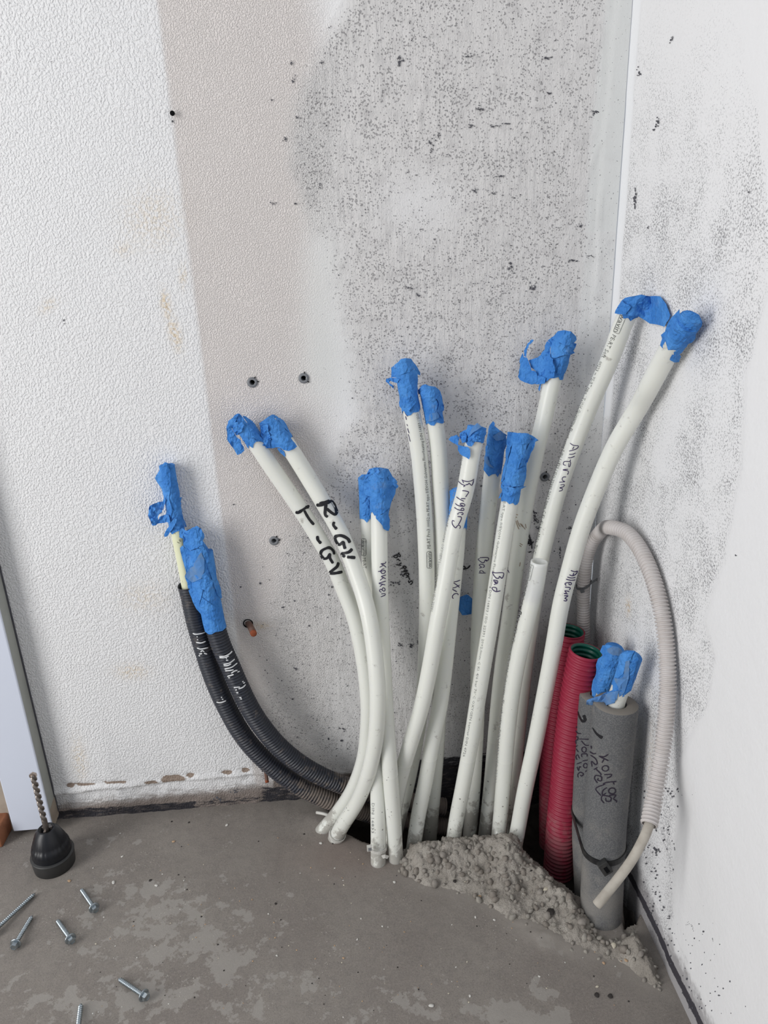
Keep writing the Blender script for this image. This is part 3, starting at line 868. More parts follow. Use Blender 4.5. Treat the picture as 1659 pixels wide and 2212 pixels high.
def printed(parent, texts, hit, mat, label=None):
    """texts: [(string, [baseline centre pixels in reading direction], height px, boxed)]"""
    parts = []
    for s_, line, hgt, boxed in texts:
        cu = bpy.data.curves.new('print', 'FONT'); cu.body = s_; cu.resolution_u = 1; cu.size = 1.0
        ob = bpy.data.objects.new('print', cu); COL.objects.link(ob)
        bpy.context.view_layer.update()
        me = bpy.data.meshes.new_from_object(ob.evaluated_get(bpy.context.evaluated_depsgraph_get()))
        V = np.array([v.co[:] for v in me.vertices]); Fs = [tuple(p.vertices) for p in me.polygons]
        bpy.data.objects.remove(ob); bpy.data.curves.remove(cu); bpy.data.meshes.remove(me)
        L = np.array(line, float); seg = np.concatenate([[0], np.cumsum(np.linalg.norm(np.diff(L, axis=0), axis=1))])
        x0, x1 = V[:, 0].min(), V[:, 0].max()
        u = (V[:, 0] - x0) / (x1 - x0) * seg[-1]; v = (V[:, 1] - 0.35) * hgt / 0.7
        def place(uu, vv):
            bx = np.interp(uu, seg, L[:, 0]); by = np.interp(uu, seg, L[:, 1])
            ex = np.interp(uu + 2, seg, L[:, 0]) - np.interp(uu - 2, seg, L[:, 0]); ey = np.interp(uu + 2, seg, L[:, 1]) - np.interp(uu - 2, seg, L[:, 1])
            k = math.hypot(ex, ey) + 1e-9; ex /= k; ey /= k
            return bx + ey * vv, by - ex * vv
        PV = np.array([hit(*place(a, b)) for a, b in zip(u, v)])
        parts.append((PV, Fs, 0))
        if boxed:
            h2 = hgt * 0.62; ring = []
            e = seg[-1] + 1.5
            for a, b in [(-1.5, -h2 + 2), (-1.5, h2 - 2), (0.5, h2), (e - 2, h2), (e, h2 - 2), (e, -h2 + 2), (e - 2, -h2), (0.5, -h2), (-1.5, -h2 + 2)]:
                cl = min(max(a, 0), seg[-1]); x_, y_ = place(cl, b)
                dx = L[-1] - L[0]; dx = dx / np.linalg.norm(dx); ring.append((x_ + dx[0] * (a - cl), y_ + dx[1] * (a - cl)))
            for a, b in zip(ring[:-1], ring[1:]):
                V2, F2 = stroke_mesh([[a, ((a[0] + b[0]) / 2, (a[1] + b[1]) / 2), b]], hit, 1.0); parts.append((V2, F2, 0))
    V, Fs, _ = join(parts)
    o = put('printed_text', mesh_np('printed_text', V, Fs, mat, True), parent)
    if label: o['label'] = label
    return o


# ------------------------------------------------------------------ crumpled tape


def nearest_axis(path, d):
    dn = unit(d); w = path.XP - CAM; al = w @ dn; pp = ((w - al[:, None] * dn) ** 2).sum(1); i = int(np.argmin(pp))
    return path.XP[i], path.XT[i]


def tape_patch(outline, axis, spacing=6.0, amp=1.0, lift=0.0, seed=0, back=0.35, jag=0.9):
    """a crumpled sheet of tape; `axis` = (point, direction, radius) of the pipe it is stuck to"""
    r = random.Random(seed * 31 + len(outline)); path, R = axis
    if not hasattr(path, 'XP'):
        e = np.arange(1, 30)[:, None] * 0.003
        path.XP = np.vstack([path.P[:-2], path.P[-2] + path.T[-3] * e]); path.XT = np.vstack([path.T[:-2], np.repeat(path.T[[-3]], 29, 0)])
    O = [Vector(p) for p in outline]; pts = []
    n = len(O)
    for i in range(n):
        a, b = O[i], O[(i + 1) % n]; k = max(1, int((b - a).length / (spacing * 0.8)))
        for j in range(k):
            q = a.lerp(b, j / k)
            if j: q = q + Vector((r.uniform(-jag, jag), r.uniform(-jag, jag)))
            pts.append(q)
    nb = len(pts); edges = [(i, (i + 1) % nb) for i in range(nb)]
    xs_ = [p.x for p in pts]; ys_ = [p.y for p in pts]
    gx = np.arange(min(xs_), max(xs_), spacing); gy = np.arange(min(ys_), max(ys_), spacing)
    cand = [(x + r.uniform(-.42, .42) * spacing, y + r.uniform(-.42, .42) * spacing) for x in gx for y in gy]
    if cand:
        c = np.array(cand); s_ = poly_sd(c[:, 0], c[:, 1], [(p.x, p.y) for p in pts])
        pts += [Vector((float(a), float(b))) for (a, b), k in zip(cand, s_) if k > spacing * 0.38]
    vs, _, fs, *_ = delaunay_2d_cdt(pts, edges, [], 1, 1e-5)
    V = []
    for v in vs:
        d = ray(v.x, v.y); A, D = nearest_axis(path, d)
        L = np.linalg.norm(d); dn = d / L
        nrm = np.cross(dn, D); nn = np.linalg.norm(nrm); nrm = nrm / nn
        dist = abs((A - CAM) @ nrm); w0 = CAM - A; b = dn @ D
        t0 = (b * (w0 @ D) - (w0 @ dn)) / (1 - b * b)
        Rr = R + 0.0012
        if dist < Rr: t = t0 - math.sqrt(Rr * Rr - dist * dist); am = 0.0011
        else: t = t0 + min((dist - Rr) * back, 0.02); am = 0.0020
        t -= (lift + 0.9 + abs(r.gauss(0, 1)) * am * 1000 * amp) / 1000
        # keep clear of the two walls
        if dn[1] > 0: t = min(t, (-0.0035 - CAM[1]) / dn[1])
        if dn[0] > 0: t = min(t, (-0.0035 - CAM[0]) / dn[0])
        V.append(CAM + dn * t)
    V = np.array(V); k = len(V)
    th = 0.0003 * unit(ray(float(np.mean(xs_)), float(np.mean(ys_))))
    cnt = {}
    F1 = []
    for f in fs:
        f = tuple(f); F1.append(f)
        for i in range(3):
            e = (f[i], f[(i + 1) % 3]); cnt[e] = 1
    Fall = list(F1) + [tuple(i + k for i in f[::-1]) for f in F1]
    for (a, b) in cnt:
        if (b, a) not in cnt: Fall.append((b, a, a + k, b + k))
    return np.vstack([V, V + th]), Fall


def tape_tube(path, R, length, seed=0, over=0.0015, r0=0.0009):
    r = np.random.default_rng(seed)
    sv = np.concatenate([[path.L - length], path.L - length + np.sort(r.uniform(0.001, length, 6)), [path.L + over]])
    P, T, N, B = path.at(sv)
    ns = 18; V = []
    for i in range(len(sv)):
        for k in range(ns):
            a = 2 * math.pi * (k + 0.3 * (i % 2)) / ns
            rr = R + 0.0006 + r.random() * 0.0006
            base_ = P[i] + rr * (math.cos(a) * N[i] + math.sin(a) * B[i])
            V.append(base_ + T[i] * (r.uniform(-.003, .003) if i == 0 else r.uniform(-.0003, .0005) if i == len(sv) - 1 else r.uniform(-.001, .001)))
    n = len(sv); Fs = []
    for i in range(n - 1):
        for k in range(ns):
            a, b, c, d = i * ns + k, i * ns + (k + 1) % ns, (i + 1) * ns + (k + 1) % ns, (i + 1) * ns + k
            Fs += [(a, b, c), (a, c, d)]
    V.append(P[-1] + T[-1] * 0.0012); c = len(V) - 1
    for k in range(ns): Fs.append(((n - 1) * ns + k, (n - 1) * ns + (k + 1) % ns, c))
    return np.array(V), Fs


def tape_cap(parent, path, R, length, patches, seed, label=None, win=None, tube=True, tilt=None):
    """patches: [(outline in window coords, {options})]"""
    axis = (path, R)
    parts = []
    if tube: V, Fs = tape_tube(path, R, length, seed); parts.append((V, Fs, 0))
    for k, (outl, opt) in enumerate(patches):
        ox, oy, s_ = win
        opt = dict(opt); dusty = opt.pop('dusty', False)
        opt.setdefault('lift', 0.5 * k)
        V, Fs = tape_patch([(ox + x / s_, oy + y / s_) for x, y in outl], axis, seed=seed * 10 + k, **opt)
        parts.append((V, Fs, 1 if dusty else 0))
    V, Fs, mi = join(parts)
    o = put('tape_cap', mesh_np('tape_cap', V, Fs, [MTAPE, MDUSTTAPE], False, mi), parent)
    o['label'] = label or 'crumpled blue masking tape'
    return o


# ------------------------------------------------------------------ white pipes
def waypts(W_):
    out = []
    for w in W_:
        if len(w) == 3: out.append(on_back(w[0], w[1], w[2]))
        elif w[2] == 'R': out.append(on_right(w[0], w[1], w[3]))
        elif w[2] == 'F': out.append(on_floor(w[0], w[1], w[3]))
    return out


def pipe(name, pts, R, mat, label, cat='pipe', group=None, hollow=False, sink=0.012):
    P = waypts(pts)[::-1]                                  # base first
    P[0] = P[0] + unit(P[0] - P[1]) * sink
    path = Path(P)
    sv = path.s.tolist(); rv = [R] * len(sv)
    if hollow:
        sv += [path.L, path.L + 0.0002, path.L, path.L - 0.02, path.L - 0.05]; rv += [R, R - 0.001, R - 0.002, R - 0.002, R - 0.002]
        sv = sv[:len(path.s)] + sv[len(path.s) + 1:]; rv = rv[:len(path.s)] + rv[len(path.s) + 1:]
    V, Fs = sweep(path, sv, rv, 28, cap0=True, cap1=True)
    me = mesh_np(name, V, Fs, mat)
    for p in me.polygons:
        if len(p.vertices) > 4: p.use_smooth = False
    b = path.P[0]
    o = tag(put(name, me, base=b), label, cat, group)
    return o, path


R20 = 0.0100
GP = 'capped white pipes rising from the floor'
PP = {}


def mk(key, pts, label, hollow=False, sink=0.012, R=R20):
    o, p = pipe('heating_pipe', pts, R, MPIPE, label, 'pipe', GP, hollow, sink)
    PP[key] = (o, p, TubeHit(p, R)); return o, p


mk('p1', [(530, 922, .018), (555, 961, .018), (592, 1017, .019), (624, 1063, .020), (651, 1103, .022), (674, 1139, .024), (697, 1177, .028), (715, 1207, .031), (741, 1270, .038), (765, 1332, .048), (780, 1395, .058), (790, 1457, .067), (795, 1515, .073), (795, 1560, .074), (786, 1640, .071), (762, 1706, .066), (728, 1758, .058), (702, 1788, 'F', 0.002)],
   'white pipe marked T-GV, left one of the leaning pair, bent at its foot')
mk('p2', [(590, 916, .018), (612, 948, .018), (637, 985, .019), (666, 1032, .022), (699, 1087, .028), (735, 1150, .037), (760, 1212, .050), (781, 1272, .064), (797, 1332, .080), (807, 1392, .091), (813, 1450, .100), (816, 1510, .106), (812, 1590, .108), (797, 1665, .104), (772, 1730, .092), (740, 1782, .084), (727, 1806, 'F', 0.004)],
   'white pipe marked R-GV, right one of the leaning pair, bent at its foot')
mk('p3a', [(793, 1035, .018), (796, 1121, .020), (800, 1250, .028), (806, 1380, .038), (811, 1500, .056), (814, 1610, .086), (816, 1700, .099), (817, 1790, .116), (817, 1862, 'F', 0.0)],
   'straight white pipe half hidden behind the handwritten Køkken pipe')
mk('p3b', [(819, 1028, .038), (819, 1121, .042), (820, 1220, .050), (823, 1330, .060), (829, 1450, .072), (835, 1560, .091), (842, 1660, .107), (849, 1750, .114), (855, 1855, 'F', 0.0)],
   'white pipe with Køkken written down its right side under a large blue tape cap')
mk('p4', [(873, 795, .030), (882, 850, .030), (891, 900, .031), (904, 970, .032), (911, 1040, .033), (917, 1120, .035), (921, 1210, .038), (922, 1300, .041), (920, 1400, .044), (915, 1490, .046), (905, 1560, .048), (893, 1630, .051), (879, 1700, .053), (864, 1760, .055), (850, 1820, .056)],
   'tall white pipe printed lengthwise in grey, left of the pair with the highest middle caps')
mk('p5', [(927, 848, .030), (938, 905, .030), (946, 960, .031), (951, 1040, .032), (955, 1120, .033), (957, 1210, .035), (957, 1300, .037), (955, 1400, .040), (950, 1500, .044), (945, 1600, .048), (938, 1700, .052), (930, 1790, .055), (928, 1815, .055)],
   'tall plain white pipe directly right of the grey-printed one, passing behind two crossing pipes')
mk('p6', [(1030, 925, .066), (1020, 975, .068), (1005, 1060, .070), (982, 1142, .074), (965, 1240, .080), (946, 1340, .087), (929, 1440, .090), (911, 1525, .092), (890, 1595, .092), (868, 1670, .090), (852, 1750, .087), (846, 1815, .085)],
   'white pipe with Bryggers written on it, crossing leftward in front')
mk('p7', [(994, 1062, .040), (990, 1120, .042), (985, 1200, .048), (976, 1290, .056), (967, 1380, .064), (960, 1450, .070), (951, 1520, .075), (935, 1600, .080), (919, 1690, .087), (904, 1760, .092), (894, 1828, 'F', 0.0)],
   'white pipe with WC written on it, its cap hidden behind the Bryggers pipe')
mk('p8', [(1073, 942, .036), (1068, 985, .036), (1057, 1075, .038), (1045, 1190, .040), (1037, 1300, .043), (1033, 1400, .045), (1032, 1500, .048), (1028, 1600, .051), (1023, 1700, .054), (1015, 1800, .056), (1013, 1830, .056)],
   'white pipe with small Bad handwriting, partly behind the other Bad pipe')
mk('p9', [(1123, 956, .060), (1112, 1010, .062), (1103, 1070, .064), (1091, 1142, .067), (1077, 1235, .071), (1060, 1345, .077), (1049, 1410, .080), (1034, 1500, .085), (1018, 1600, .089), (1000, 1698, .093), (985, 1775, .096), (978, 1826, 'F', 0.0)],
   'white pipe with large Bad handwriting under a long blue tape cap')
mk('p10', [(1219, 738, .028), (1203, 790, .028), (1190, 838, .028), (1175, 905, .029), (1156, 985, .030), (1141, 1060, .031), (1124, 1160, .034), (1110, 1260, .038), (1098, 1350, .042), (1086, 1430, .046), (1076, 1520, .052), (1068, 1610, .058), (1060, 1700, .065), (1050, 1790, .070), (1046, 1825, .071)],
   'white pipe under the big ragged blue cap in front of the grubby wall')
mk('p11', [(1165, 1213, .090), (1159, 1255, .090), (1147, 1305, .091), (1134, 1360, .092), (1120, 1420, .093), (1106, 1500, .095), (1095, 1598, .098), (1087, 1698, .100), (1079, 1790, .103), (1075, 1832, 'F', 0.004)],
   'short white pipe with an open uncapped end', hollow=True)
mk('p12', [(1361, 668, .104), (1346, 700, .098), (1318, 775, .086), (1275, 873, .070), (1240, 962, .062), (1208, 1052, .058), (1184, 1142, .056), (1165, 1225, .056), (1152, 1310, .058), (1139, 1399, .061), (1127, 1499, .065), (1117, 1598, .069), (1108, 1698, .074), (1100, 1800, .079), (1098, 1830, .08)],
   'white pipe with Allerum handwriting and bold printing just below its cap, near the corner')
mk('p13', [(1488, 696, 'R', -.0150), (1462, 732, 'R', -.0145), (1434, 777, 'R', -.0150), (1404, 833, 'R', -.0175), (1380, 878, .142), (1330, 962, .122), (1290, 1052, .110), (1256, 1142, .104), (1231, 1230, .102), (1212, 1305, .103), (1195, 1402, .106), (1176, 1503, .110), (1156, 1605, .114), (1134, 1707, .119), (1117, 1800, .123), (1108, 1845, 'F', 0.004)],
   'frontmost right white pipe with Allerum handwriting, leaning against the right wall')

# ---- tape caps
o, p, hx = PP['p1']
tape_cap(o, p, R20, 0.022, [
    ([(400, 160), (470, 180), (560, 240), (650, 350), (760, 490), (750, 575), (560, 400)], dict(lift=-2.5, amp=.3)),
    ([(340, 120), (380, 160), (560, 400), (750, 560), (790, 620), (790, 680), (700, 650), (620, 600), (560, 600), (430, 570), (320, 545), (280, 560), (230, 480), (180, 380), (250, 170)], dict(amp=.5, spacing=8)),
    ([(340, 120), (250, 150), (190, 220), (120, 270), (85, 390), (100, 540), (95, 640), (150, 720), (240, 840), (300, 950), (380, 920), (440, 860), (430, 790), (380, 720), (370, 660), (270, 560), (190, 430), (230, 330)], dict(amp=.8, lift=2)),
    ([(240, 300), (380, 260), (430, 350), (400, 470), (290, 550), (200, 440)], dict(amp=1.3, spacing=4.5, lift=2.5))], 1, win=(480, 880, 9.217))
o, p, hx = PP['p2']
tape_cap(o, p, R20, 0.024, [
    ([(1000, 140), (1040, 150), (1140, 220), (1210, 250), (1270, 330), (1345, 470), (1320, 480), (1250, 420), (1100, 240), (1010, 200)], dict(lift=-1, amp=.5)),
    ([(735, 320), (1000, 140), (1030, 200), (1240, 420), (1490, 780), (1430, 830), (1320, 870), (1220, 850), (1150, 800), (940, 815), (780, 795), (790, 640), (760, 480), (755, 390)], dict(amp=.35, spacing=9)),
    ([(760, 390), (900, 310), (920, 450), (960, 600), (950, 810), (780, 795), (790, 640)], dict(amp=1.3, spacing=4.5, lift=1.5)),
    ([(1090, 815), (1150, 810), (1230, 880), (1255, 950), (1250, 990), (1150, 900)], dict(lift=-1.5, amp=.3))], 2, win=(480, 880, 9.217))
o, p, hx = PP['p3a']
tape_cap(o, p, R20, 0.05, [
    ([(240, 700), (180, 950), (130, 1020), (165, 1050), (150, 1400), (140, 1440), (170, 1590), (260, 1540), (290, 1570), (380, 1630), (425, 1610), (430, 1100), (400, 980), (250, 900)], dict(amp=.7))], 3, win=(770, 1000, 13.82))
o, p, hx = PP['p3b']
tape_cap(o, p, R20, 0.045, [
    ([(310, 320), (380, 180), (560, 135), (700, 135), (950, 180), (1040, 330), (1100, 450), (1180, 750), (1160, 920), (1060, 1130), (1000, 1350), (850, 1480), (700, 1560), (570, 1560), (480, 1380), (420, 1150), (400, 1000), (250, 950), (220, 700), (225, 500)], dict(amp=.35, spacing=9)),
    ([(575, 1560), (750, 1550), (900, 1440), (1000, 1350), (960, 1560), (1000, 1700), (1000, 1930), (960, 2030), (900, 2020), (800, 1960), (780, 1880), (700, 1780), (580, 1660)], dict(amp=.4, lift=1.0, spacing=8)),
    ([(1000, 300), (1060, 390), (1160, 480), (1225, 570), (1200, 620), (1260, 700), (1200, 770), (1140, 700), (1080, 640), (960, 550), (940, 420)], dict(lift=1.5, amp=.6)),
    ([(330, 340), (160, 345), (70, 440), (90, 465), (180, 400), (260, 400), (240, 485), (480, 330)], dict(lift=2, amp=.6)),
    ([(470, 300), (700, 140), (950, 180), (1000, 320), (930, 420), (800, 460), (640, 440), (520, 380)], dict(lift=1.6, amp=.4, dusty=False)),
    ([(380, 200), (640, 140), (690, 260), (600, 350), (480, 320), (330, 340)], dict(lift=2.2, amp=1.2, spacing=4))], 4, win=(770, 1000, 13.82))
o, p, hx = PP['p4']
tape_cap(o, p, R20, 0.05, [
    ([(175, 410), (255, 350), (300, 500), (410, 640), (410, 690), (260, 650), (180, 660)], dict(lift=-2, amp=.4)),
    ([(700, 185), (790, 310), (890, 480), (925, 540), (920, 605), (860, 580), (820, 520), (760, 420), (765, 300)], dict(lift=-1.5, amp=.4)),
    ([(390, 600), (600, 540), (760, 430), (850, 520), (860, 640), (860, 960), (850, 1150), (850, 1250), (780, 1380), (700, 1480), (660, 1550), (600, 1540), (500, 1500), (390, 1400), (375, 1290), (400, 1240), (390, 1080), (360, 970), (380, 860), (430, 840), (430, 700)], dict(amp=.35, spacing=9, lift=0)),
    ([(255, 340), (430, 180), (560, 160), (690, 175), (760, 290), (770, 400), (650, 520), (500, 560), (390, 600), (310, 520)], dict(amp=.3, spacing=9, lift=1)),
    ([(180, 660), (50, 690), (40, 760), (110, 820), (190, 890), (240, 950), (245, 880), (200, 840), (125, 790), (160, 740), (250, 780), (320, 800), (400, 700), (260, 660)], dict(lift=0, amp=.8, spacing=4)),
    ([(390, 1240), (660, 1240), (760, 1100), (850, 1210), (850, 1260), (640, 1500), (660, 1555), (500, 1500), (390, 1400)], dict(lift=1, amp=1.1, spacing=5))], 5, win=(830, 760, 11.85))
o, p, hx = PP['p5']
tape_cap(o, p, R20, 0.036, [
    ([(870, 1080), (860, 980), (980, 850), (1060, 830), (1150, 870), (970, 930), (920, 1080)], dict(lift=-2, amp=.4)),
    ([(920, 1080), (950, 1150), (1000, 1450), (1060, 1750), (1110, 1785), (1220, 1780), (1340, 1740), (1430, 1650), (1510, 1500), (1530, 1400), (1480, 1150), (1430, 1000), (1300, 900), (1150, 870), (980, 870)], dict(amp=.35, spacing=9)),
    ([(920, 1050), (980, 880), (1150, 870), (1300, 890), (1430, 1000), (1440, 1100), (1300, 1250), (1200, 1280), (950, 1180)], dict(lift=1.2, amp=.7, spacing=6)),
    ([(1170, 1580), (1350, 1540), (1450, 1600), (1400, 1690), (1250, 1770), (1110, 1780), (1110, 1720)], dict(lift=.8, amp=.2, dusty=True)),
    ([(1430, 1100), (1530, 1380), (1530, 1500), (1500, 1520), (1490, 1680), (1440, 1650), (1350, 1520), (1400, 1350), (1340, 1200)], dict(lift=1.5, amp=.8))], 6, win=(830, 760, 11.85))
o, p, hx = PP['p6']
tape_cap(o, p, R20, 0.012, [
    ([(260, 280), (480, 160), (640, 170), (715, 260), (715, 300), (630, 380), (660, 440), (530, 420), (460, 510), (400, 500), (360, 430), (290, 420)], dict(amp=.9, spacing=5)),
    ([(70, 390), (110, 340), (210, 310), (260, 360), (240, 420), (240, 510), (150, 450)], dict(lift=2, amp=.6)),
    ([(240, 480), (300, 500), (400, 520), (440, 560), (440, 680), (420, 730), (360, 690), (270, 640), (230, 570)], dict(lift=2.5, amp=.5, spacing=7)),
    ([(560, 105), (640, 175), (480, 280), (400, 360), (470, 200)], dict(lift=3, amp=.3, dusty=True)),
    ([(390, 380), (520, 290), (620, 350), (630, 420), (560, 420), (460, 440)], dict(lift=3, amp=1.5, spacing=3.5)),
    ([(260, 300), (330, 260), (380, 320), (370, 440), (300, 450), (270, 380)], dict(lift=3, amp=1.3, spacing=4))], 7, win=(960, 900, 7.9))
o, p, hx = PP['p7']
tape_cap(o, p, R20, 0.044, [([(971, 1060), (980, 1054), (1004, 1050), (1009, 1100), (1009, 1124), (1005, 1130), (995, 1131), (978, 1124), (969, 1112), (972, 1085)], dict(amp=.6))], 8, win=(0, 0, 1))
o, p, hx = PP['p8']
tape_cap(o, p, R20, 0.045, [
    ([(760, 180), (720, 400), (700, 590), (720, 650), (740, 600), (760, 350)], dict(lift=-1, amp=.4)),
    ([(760, 320), (850, 370), (1010, 400), (1050, 330), (1060, 480), (1000, 650), (970, 790), (900, 830), (850, 880), (780, 870), (700, 700), (710, 560), (740, 430)], dict(amp=.3, spacing=9, lift=0)),
    ([(830, 75), (860, 110), (855, 160), (940, 230), (1070, 320), (1010, 400), (880, 410), (800, 350), (760, 260), (760, 170)], dict(lift=1, amp=.8)),
    ([(820, 340), (960, 250), (1060, 320), (1000, 400), (880, 410)], dict(lift=2.4, amp=.3, dusty=True)),
    ([(680, 660), (740, 690), (770, 800), (850, 880), (780, 860), (700, 790), (675, 720)], dict(lift=1.5, amp=.3, dusty=True))], 9, win=(960, 900, 7.9))
o, p, hx = PP['p9']
tape_cap(o, p, R20, 0.07, [
    ([(1150, 400), (1480, 400), (1440, 560), (1400, 700), (1400, 850), (1390, 1050), (1350, 1190), (1280, 1270), (1180, 1340), (1080, 1350), (1000, 1290), (960, 1200), (990, 1050), (1010, 870), (1060, 650)], dict(amp=.3, spacing=9)),
    ([(1075, 260), (1150, 340), (1160, 450), (1100, 650), (1050, 900), (1010, 1080), (960, 1130), (1000, 880), (1050, 740), (1045, 610), (1060, 400)], dict(lift=.4, amp=.7)),
    ([(1440, 300), (1540, 350), (1610, 405), (1550, 430), (1540, 500), (1470, 640), (1420, 780), (1290, 860), (1300, 790), (1380, 600), (1480, 400)], dict(lift=1.0, amp=.7)),
    ([(1160, 450), (1400, 470), (1370, 700), (1290, 800), (1250, 930), (1110, 1090), (1150, 1180), (1040, 1120), (1030, 1000), (1070, 850)], dict(lift=1.2, amp=.15, spacing=12)),
    ([(1080, 260), (1250, 280), (1440, 290), (1480, 400), (1440, 460), (1300, 470), (1150, 450), (1120, 350)], dict(lift=1.6, amp=.5)),
    ([(1400, 840), (1390, 1050), (1340, 1190), (1150, 1200), (1090, 1110), (1200, 970), (1270, 900)], dict(lift=1.8, amp=.5, spacing=8)),
    ([(960, 1130), (1010, 1190), (1100, 1190), (1180, 1220), (1350, 1190), (1400, 1190), (1300, 1240), (1180, 1340), (1080, 1355), (1000, 1290)], dict(lift=2.2, amp=.9, spacing=4.5)),
    ([(980, 1290), (960, 1380), (920, 1400), (950, 1320)], dict(lift=0, amp=.3))], 10, win=(960, 900, 7.9))
o, p, hx = PP['p10']
tape_cap(o, p, R20, 0.04, [
    ([(980, 830), (1250, 740), (1350, 740), (1290, 1000), (1220, 1180), (1030, 1190), (1050, 1050), (1120, 850)], dict(lift=0, amp=.2, spacing=9)),
    ([(870, 450), (790, 410), (740, 520), (740, 600), (660, 690), (640, 740), (560, 800), (350, 870), (410, 1040), (520, 1120), (550, 1380), (740, 1410), (870, 1290), (920, 1220), (990, 1050), (940, 830), (880, 790)], dict(lift=0.5, amp=.6, spacing=7)),
    ([(800, 400), (920, 300), (1000, 400), (1230, 520), (1430, 450), (1500, 470), (1470, 560), (1420, 640), (1460, 690), (1300, 740), (1130, 760), (1000, 810), (900, 790), (880, 600), (870, 450)], dict(lift=2, amp=.9, spacing=5.5)),
    ([(900, 340), (1050, 170), (1200, 145), (1370, 180), (1490, 300), (1500, 380), (1430, 460), (1230, 520), (1000, 400)], dict(lift=3, amp=.2, spacing=10)),
    ([(210, 690), (240, 790), (310, 800), (380, 960), (420, 1110), (500, 1120), (550, 1180), (550, 1390), (430, 1440), (250, 1390), (150, 1340), (100, 1260), (150, 960), (135, 890)], dict(lift=5, amp=.6, spacing=7)),
    ([(470, 370), (400, 380), (330, 460), (240, 640), (240, 760), (300, 790), (320, 600), (360, 500), (470, 400)], dict(lift=3, amp=.4)),
    ([(620, 1430), (660, 1420), (610, 1610), (580, 1560)], dict(lift=-2, amp=.3)),
    ([(250, 1390), (430, 1445), (740, 1420), (760, 1290), (700, 1260), (550, 1230), (540, 1380)], dict(lift=4, amp=.5)),
    ([(860, 800), (940, 830), (930, 960), (990, 1050), (950, 1290), (870, 1290), (850, 1150), (900, 1000)], dict(lift=4, amp=1.0, spacing=4.5))], 11, win=(1110, 700, 11.06))
o, p, hx = PP['p12']
tape_cap(o, p, R20, 0.006, [
    ([(60, 370), (75, 320), (180, 150), (240, 105), (390, 75), (520, 48), (660, 78), (840, 80), (940, 210), (1010, 400), (990, 470), (950, 520), (910, 600), (820, 570), (660, 545), (580, 490), (470, 425), (400, 425), (250, 390), (130, 385)], dict(amp=.35, spacing=11, back=-0.1, lift=4.5)),
    ([(75, 320), (180, 150), (240, 200), (300, 220), (340, 260), (250, 390), (130, 385), (110, 340)], dict(lift=6.5, amp=.8, spacing=5))], 12, win=(1320, 630, 7.9))
o, p, hx = PP['p13']
tape_cap(o, p, R20, 0.03, [
    ([(1170, 300), (1170, 380), (1220, 540), (1250, 590), (1160, 700), (1060, 850), (1030, 930), (990, 1050), (950, 1055), (890, 1020), (880, 970), (835, 915), (870, 800), (850, 740), (920, 680), (960, 560), (1030, 440)], dict(lift=0.6, amp=.25, spacing=10)),
    ([(1180, 380), (1280, 330), (1380, 350), (1510, 440), (1530, 520), (1510, 640), (1450, 720), (1440, 800), (1380, 870), (1300, 910), (1180, 950), (1100, 970), (1045, 890), (1060, 850), (1220, 620), (1240, 580), (1200, 480)], dict(lift=0.5, amp=.7, spacing=5)),
    ([(1180, 385), (1280, 335), (1370, 345), (1510, 430), (1530, 530), (1440, 620), (1260, 600), (1200, 500)], dict(lift=2.2, amp=.15, spacing=12)),
    ([(1110, 1000), (1230, 870), (1310, 900), (1240, 1000), (1170, 1070), (1195, 1110), (1160, 1200), (1080, 1210), (1000, 1165), (1070, 1010), (1055, 860), (1100, 860)], dict(lift=1.5, amp=.5, spacing=6))], 13, win=(1320, 630, 7.9))

# ---- marker writing and factory print
def wr(key, st, w, mat=MPURP, label=None): write(PP[key][0], 'handwriting', st, PP[key][2], w, mat, label)


wr('p1', Z(630, 1060, 7.54, [[(60, 350), (110, 355), (190, 305), (290, 240)], [(205, 320), (250, 405), (300, 480), (365, 555)], [(225, 275), (255, 260), (270, 290)], [(420, 735), (428, 800), (480, 860)],
   [(695, 1040), (680, 980), (620, 930), (560, 940), (490, 980), (475, 1040), (520, 1105), (580, 1095), (622, 1035), (625, 1100), (675, 1185)], [(765, 1165), (735, 1240), (625, 1332), (700, 1345), (830, 1320)]]), 6.2, MINK, 'bold black T-GV handwriting')
wr('p2', Z(630, 1060, 7.54, [[(400, 235), (480, 230), (600, 190), (645, 170), (695, 230), (733, 340), (705, 385), (640, 350), (570, 290)], [(560, 210), (545, 380), (590, 430)], [(450, 215), (550, 185), (620, 160)], [(695, 505), (680, 560), (735, 630)],
   [(950, 850), (920, 790), (850, 745), (780, 730), (710, 755), (725, 830), (775, 880), (835, 840), (850, 880), (870, 950)], [(990, 945), (930, 1000), (820, 1030), (870, 1080)], [(900, 1080), (1040, 1090)]]), 6.6, MINK, 'bold black R-GV handwriting')
wr('p3b', Z(800, 1180, 15.08, [[(510, 495), (480, 555), (345, 575), (410, 600), (520, 690)], [(430, 615), (300, 690)], [(455, 735), (400, 745), (345, 795), (345, 840), (380, 885), (440, 888), (488, 840), (480, 780)], [(245, 825), (490, 785)],
   [(515, 935), (360, 985), (430, 1020), (510, 1065)], [(440, 1010), (310, 1115)], [(510, 1135), (285, 1205), (390, 1235), (490, 1265)], [(400, 1240), (305, 1320)],
   [(400, 1455), (385, 1390), (420, 1352), (470, 1375), (480, 1430), (440, 1465), (340, 1400), (300, 1440), (320, 1485), (370, 1490)], [(350, 1555), (470, 1540), (480, 1590), (340, 1650)]]), 1.8, MPURP, 'purple Køkken handwriting')
